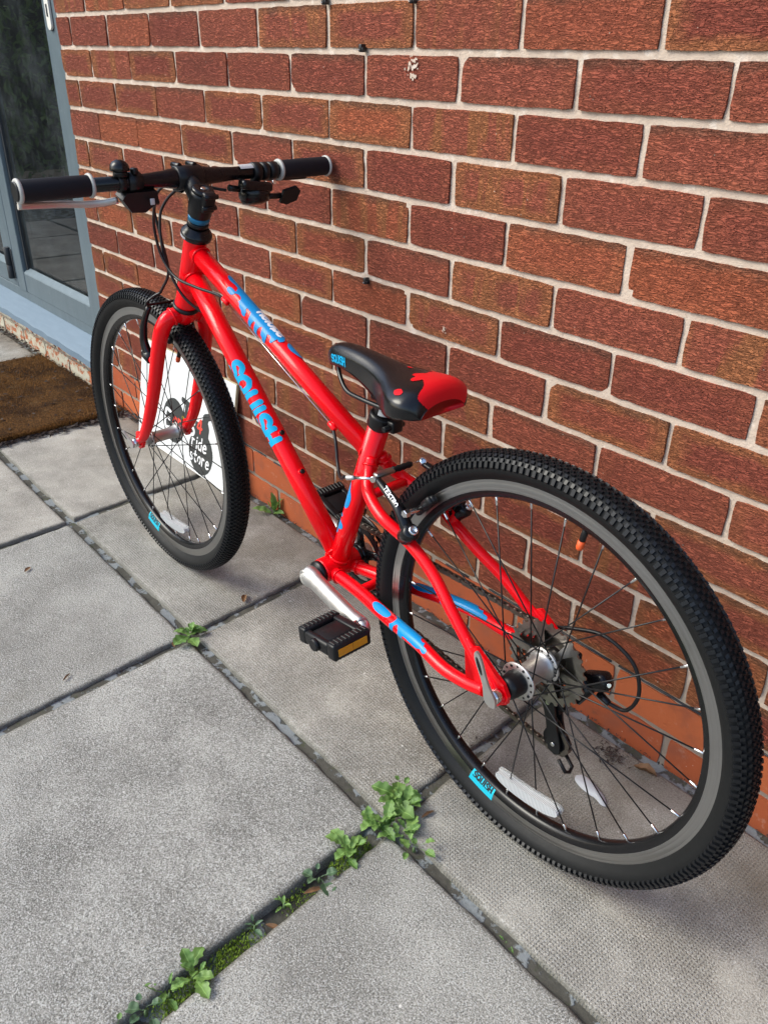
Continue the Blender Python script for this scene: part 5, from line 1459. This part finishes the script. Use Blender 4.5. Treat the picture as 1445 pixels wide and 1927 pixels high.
def weed(loc, n, size, kind, label, up=.25, spread=1.0, crown=.004, seed=0, ang0=0, ang1=2 * PI, cat='weed', name='weed'):
    rs = random.Random(seed)
    e = empty(name, loc); tag(e, label, cat)
    MB().lathe([(0, .003), (.006, .0022), (.010, .0008)], (0, 0, -.004), (0, 0, 1), 8).build('stem', 'stem_green', e)
    for k in range(n):
        a = ang0 + (ang1 - ang0) * (k + rs.uniform(-.3, .3)) / n if n > 1 else ang0
        lay = k % 3
        L = size * rs.uniform(.62, 1.05) * (1 - .24 * lay)
        ob = bpy.data.objects.new('leaf', LEAFM[kind]); COL.objects.link(ob); ob.parent = e
        ob.location = (rs.uniform(-crown, crown) + math.cos(a) * .003, rs.uniform(-crown, crown) + math.sin(a) * .003, .002 + .004 * lay)
        ob.rotation_euler = (rs.uniform(-.35, .35), -(up + .28 * lay) * rs.uniform(.5, 1.4), a)
        ob.scale = (L, L * rs.uniform(.8, 1.15) * spread, L)
    return e
weed((-.588, -.436, .001), 15, .040, 'lobed', 'bright green lobed weed at the slab joint left of the crank pedal', seed=1, crown=.010)
weed((.003, -.398, .001), 15, .050, 'lobed', 'largest lobed green weed in the slab crossing beside the rear tyre', seed=2, crown=.014)
weed((.014, -.448, .001), 12, .044, 'lobed', 'lobed weed growing in the joint just below the largest weed', seed=3, crown=.012)
weed((.050, -.432, .001), 9, .036, 'lobed', 'small lobed weed in the joint right of the slab crossing', seed=4, crown=.010)
weed((.078, -.434, .001), 7, .030, 'round', 'round leaved seedling at the right end of the weed cluster', seed=5, crown=.008)
weed((-.018, -.372, .001), 4, .030, 'round', 'pair of rounded green leaves at the top of the weed cluster', seed=6, crown=.004)
weed((.018, -.508, -.004), 12, .038, 'lobed', 'lobed green weed at the upper end of the mossy joint', seed=7, crown=.012)
weed((.024, -.568, -.008), 5, .036, 'round_grey', 'grey green seedling with spoon shaped leaves in the mossy joint', seed=8, crown=.004)
weed((.026, -.630, -.008), 8, .018, 'oval', 'tiny green seedling midway along the mossy joint', seed=9, crown=.004)
weed((.028, -.680, -.008), 5, .022, 'oval_grey', 'small grey green seedling beside the brown husk in the mossy joint', seed=10, crown=.003)
weed((.036, -.778, -.006), 8, .042, 'lobed', 'upright lobed weed in the mossy joint near the bottom edge', seed=11, crown=.006, up=.3)
weed((.037, -.812, -.008), 5, .028, 'oval', 'pale oval leaved weed beside the upright weed near the bottom edge', seed=12, crown=.005)
weed((.038, -.845, -.008), 5, .030, 'round_grey', 'dark round leaved weed in the mossy joint below the pale weed', seed=13, crown=.006)
weed((.040, -.885, -.008), 6, .030, 'round', 'round leaved weed cut by the bottom edge of the photo', seed=14, crown=.008)
weed((-.917, -.012, -.002), 9, .062, 'oval', 'green leafy weed at the foot of the brick wall beside the front tyre', seed=15, crown=.010, up=.75)
weed((.262, -.434, -.012), 2, .018, 'oval', 'single tiny seedling deep in the long joint at lower right', seed=16, crown=.002)
# moss cushions in the wide joint
mb = MB(); vs = []; fs = []; at = []
rs = random.Random(5)
for k in range(9000):
    y = rs.uniform(-.97, -.47); dens = .5 + .5 * math.sin(y * 23) + .35 * math.sin(y * 61 + 1)
    if rs.random() > dens: continue
    x = xs_at(.016, y) + rs.uniform(-.0150, .0150); z0 = -.020 + rs.uniform(0, .012); a = rs.uniform(0, 2 * PI); s_ = rs.uniform(.0010, .0026)
    b = len(vs); dx, dy = math.cos(a) * s_, math.sin(a) * s_
    vs += [(x - dy * .5, y + dx * .5, z0), (x + dy * .5, y - dx * .5, z0), (x + dx, y + dy, z0 + s_ * 1.6)]; fs.append((b, b + 1, b + 2))
mb.add(vs, fs, 0, False); ob = mb.build('moss', 'moss_green'); tag(ob, 'bright green moss filling the wide joint between the front slabs', 'moss', kind='stuff')
# ---- dead leaves, husks, leaf litter
simple('dead_leaf', (0.17, 0.085, 0.035), .7, var=.5, nscale=60)
simple('dark_litter', (0.045, 0.030, 0.024), .85, var=.6, nscale=50)
def dead_leaf(loc, size, rz, label, curl=.4, wd=.5, cat='leaf'):
    vs, fs, lu, lv = leaf_mesh('oval')
    vs = [(x * size, y * size * wd * 2, abs(z) * size * curl + abs(y) * size * curl + .001) for x, y, z in vs]
    ob = MB().add(vs, fs, 0, True).build('dead_leaf', 'dead_leaf'); ob.location = loc; ob.rotation_euler = (.15, 0, rz); tag(ob, label, cat, 'dead leaves on the paving'); return ob
dead_leaf((-1.030, -.606, .002), .022, 2.2, 'small brown curled leaf on the slab at the far left')
dead_leaf((-.640, -.272, .002), .030, 5.6, 'brown curled leaf on the joint below the front wheel', curl=.7)
dead_leaf((-.628, -.665, .002), .024, 5.3, 'thin dry sliver of leaf below the lone green weed', wd=.22)
dead_leaf((.047, -.362, .002), .026, 4.6, 'pointed brown husk on the slab right of the weed cluster', wd=.3)
dead_leaf((-.592, -.470, .002), .018, 5.9, 'tiny brown leaf just under the lone green weed')
dead_leaf((.029, -.600, -.006), .030, 1.2, 'split brown seed husk standing in the mossy joint', wd=.3)
dead_leaf((.032, -.665, -.010), .028, .5, 'dark brown husk lying in the mossy joint', wd=.32)
dead_leaf((.230, -.035, .002), .040, 3.4, 'dry brown leaf against the orange bricks inside the rear wheel', curl=.9)
dead_leaf((-1.430, -.030, .002), .050, 3.0, 'brown leaf by the wall behind the front wheel')
def litter(name, gen, count, label, smin=.004, smax=.016, mat='dark_litter'):
    mb = MB(); vs = []; fs = []
    for k in range(count):
        x, y, z = gen(); a = random.uniform(0, 2 * PI); L = random.uniform(smin, smax); w_ = L * random.uniform(.12, .45); tl = random.uniform(-.35, .35)
        dx, dy = math.cos(a), math.sin(a); b = len(vs)
        vs += [(x - dx * L / 2, y - dy * L / 2, z), (x - dy * w_ / 2, y + dx * w_ / 2, z + L * .18), (x + dx * L / 2, y + dy * L / 2, z + abs(tl) * L), (x + dy * w_ / 2, y - dx * w_ / 2, z + .0008)]
        fs.append((b, b + 1, b + 2, b + 3))
    mb.add(vs, fs, 0, False); ob = mb.build(name, mat); tag(ob, label, 'litter', kind='stuff'); return ob
litter('leaf_litter', lambda: (MX1 + abs(random.gauss(0, .014)) + .001, random.uniform(MY0 - .05, MY1), .002 + random.uniform(0, .006)), 420, 'dark leaf litter along the near edge of the doormat', .006, .026)
litter('leaf_litter', lambda: (random.uniform(-3.2, -1.5), -abs(random.gauss(0, .016)) - .003, .003 + random.uniform(0, .006)), 520, 'dark leaf litter along the foot of the painted plinth', .006, .026)
litter('leaf_litter', lambda: (random.uniform(-1.5, .6), -abs(random.gauss(0, .005)) - .002, -.002 + random.uniform(0, .004)), 420, 'fine dark debris along the foot of the brick wall', .003, .010)
litter('leaf_litter', lambda: (random.gauss(.150, .014), -.050 + random.gauss(0, .012), .0015 + random.uniform(0, .005)), 130, 'small clump of dry moss and debris on the slab inside the rear wheel', .004, .012)
litter('leaf_litter', lambda: (random.uniform(MX0, MX1), random.uniform(MY0, MY1), .027), 160, 'scraps of leaf scattered on the doormat', .006, .022)
litter('leaf_litter', lambda: (xs_at(.014, 0) + random.gauss(.0, .010), random.uniform(-.33, -.16), -.003 + random.uniform(0, .003)), 60, 'dry moss scraps in the joint behind the rear wheel', .003, .010)
litter('leaf_litter', lambda: (random.uniform(-1.7, .6), random.uniform(-1.0, -.02), .0012), 90, 'tiny dark specks of grit scattered over the slabs', .002, .006)
# pale translucent scrap lying by the rear wheel
simple('scrap_plastic', (0.50, 0.52, 0.56), .5, var=.1, nscale=30)
o = spline([(-.036, .000), (-.030, .010), (-.010, .0125), (.012, .008), (.022, .006), (.036, -.004), (.030, -.010), (.016, -.0085), (.004, -.011), (-.014, -.0125), (-.030, -.009), (-.036, 0)], 4)[:-1]
mb = MB(); vs = [(0, 0, .007)]; n = len(o)
for f_, z in ((.5, .0065), (.85, .004), (1.0, .0012)): vs += [(x * f_, y * f_, z) for x, y in o]
fs = [(0, 1 + i, 1 + (i + 1) % n) for i in range(n)] + [(1 + r_ * n + i, 1 + (r_ + 1) * n + i, 1 + (r_ + 1) * n + (i + 1) % n, 1 + r_ * n + (i + 1) % n) for r_ in range(2) for i in range(n)]
mb.add(vs, fs, 0, True); ob = mb.build('plastic_scrap', 'scrap_plastic'); ob.location = (.178, -.138, .001); ob.rotation_euler = (0, 0, -.15)
tag(ob, 'pale grey translucent scrap on the slab inside the rear wheel', 'scrap')

# ================================================================== GARDEN REFLECTED IN THE DOOR GLASS
simple('fence_wood', (0.15, 0.09, 0.05), .8, var=.3, nscale=5)
hedge = empty('hedge', (-7.0, -2.3, 0)); tag(hedge, 'tall dark green hedge seen only as a reflection in the door glass', 'hedge')
mb = MB(); vs = []; fs = []; lu = []; lv = []
rs = random.Random(3); lvs, lfs, l1, l2 = leaf_mesh('oval')
base_l = [(0, 0, 0), (.5, .22, .05), (1, 0, 0), (.5, -.22, .05)]
for k in range(14000):
    x = rs.uniform(-3.2, 3.2); z = rs.uniform(0, 2.9); dep = .55 + .25 * math.sin(x * 3.1) + .2 * math.sin(z * 4 + x)
    y = rs.uniform(-1.0, dep); s_ = rs.uniform(.05, .12)
    R_ = Matrix.Rotation(rs.uniform(0, 6.28), 3, 'Z') @ Matrix.Rotation(rs.uniform(-1.4, 1.4), 3, 'Y') @ Matrix.Rotation(rs.uniform(-1, 1), 3, 'X'); b = len(vs)
    for p in base_l: q = R_ @ (Vector(p) * s_); vs.append((x + q.x, y + q.y, z + q.z))
    fs.append((b, b + 1, b + 2, b + 3))
mb.add(vs, fs, 0, False); ob = mb.build('foliage', 'hedge_leaf', hedge); tag(ob, kind='stuff')
mb = MB(); mb.rbox((0, -1.05, 1.3), (6.6, .1, 2.6), 0)
mb.build('branch_mass', 'dark_litter', hedge)
hedge.rotation_euler = (0, 0, -1.45)

# ---- old mortar splashes on the brick faces
def splat(cx, cz, r_, seed, name='mortar_splash'):
    rs = random.Random(seed); its = [(rs.gauss(0, r_ * .45), rs.gauss(0, r_ * .6), rs.uniform(.06, .16) * r_, rs.uniform(.08, .22) * r_) for _ in range(46)]
    raster(lambda U, V: blobs(U, V, its) > .12, -r_ * 1.6, r_ * 1.6, -r_ * 1.6, r_ * 1.6, .0011, lambda u, v: (cx - .3 + u, -.0022, cz + v), name, 'mortar', wall)
splat(-.447, 1.014, .015, 1); splat(-.345, .610, .005, 3)
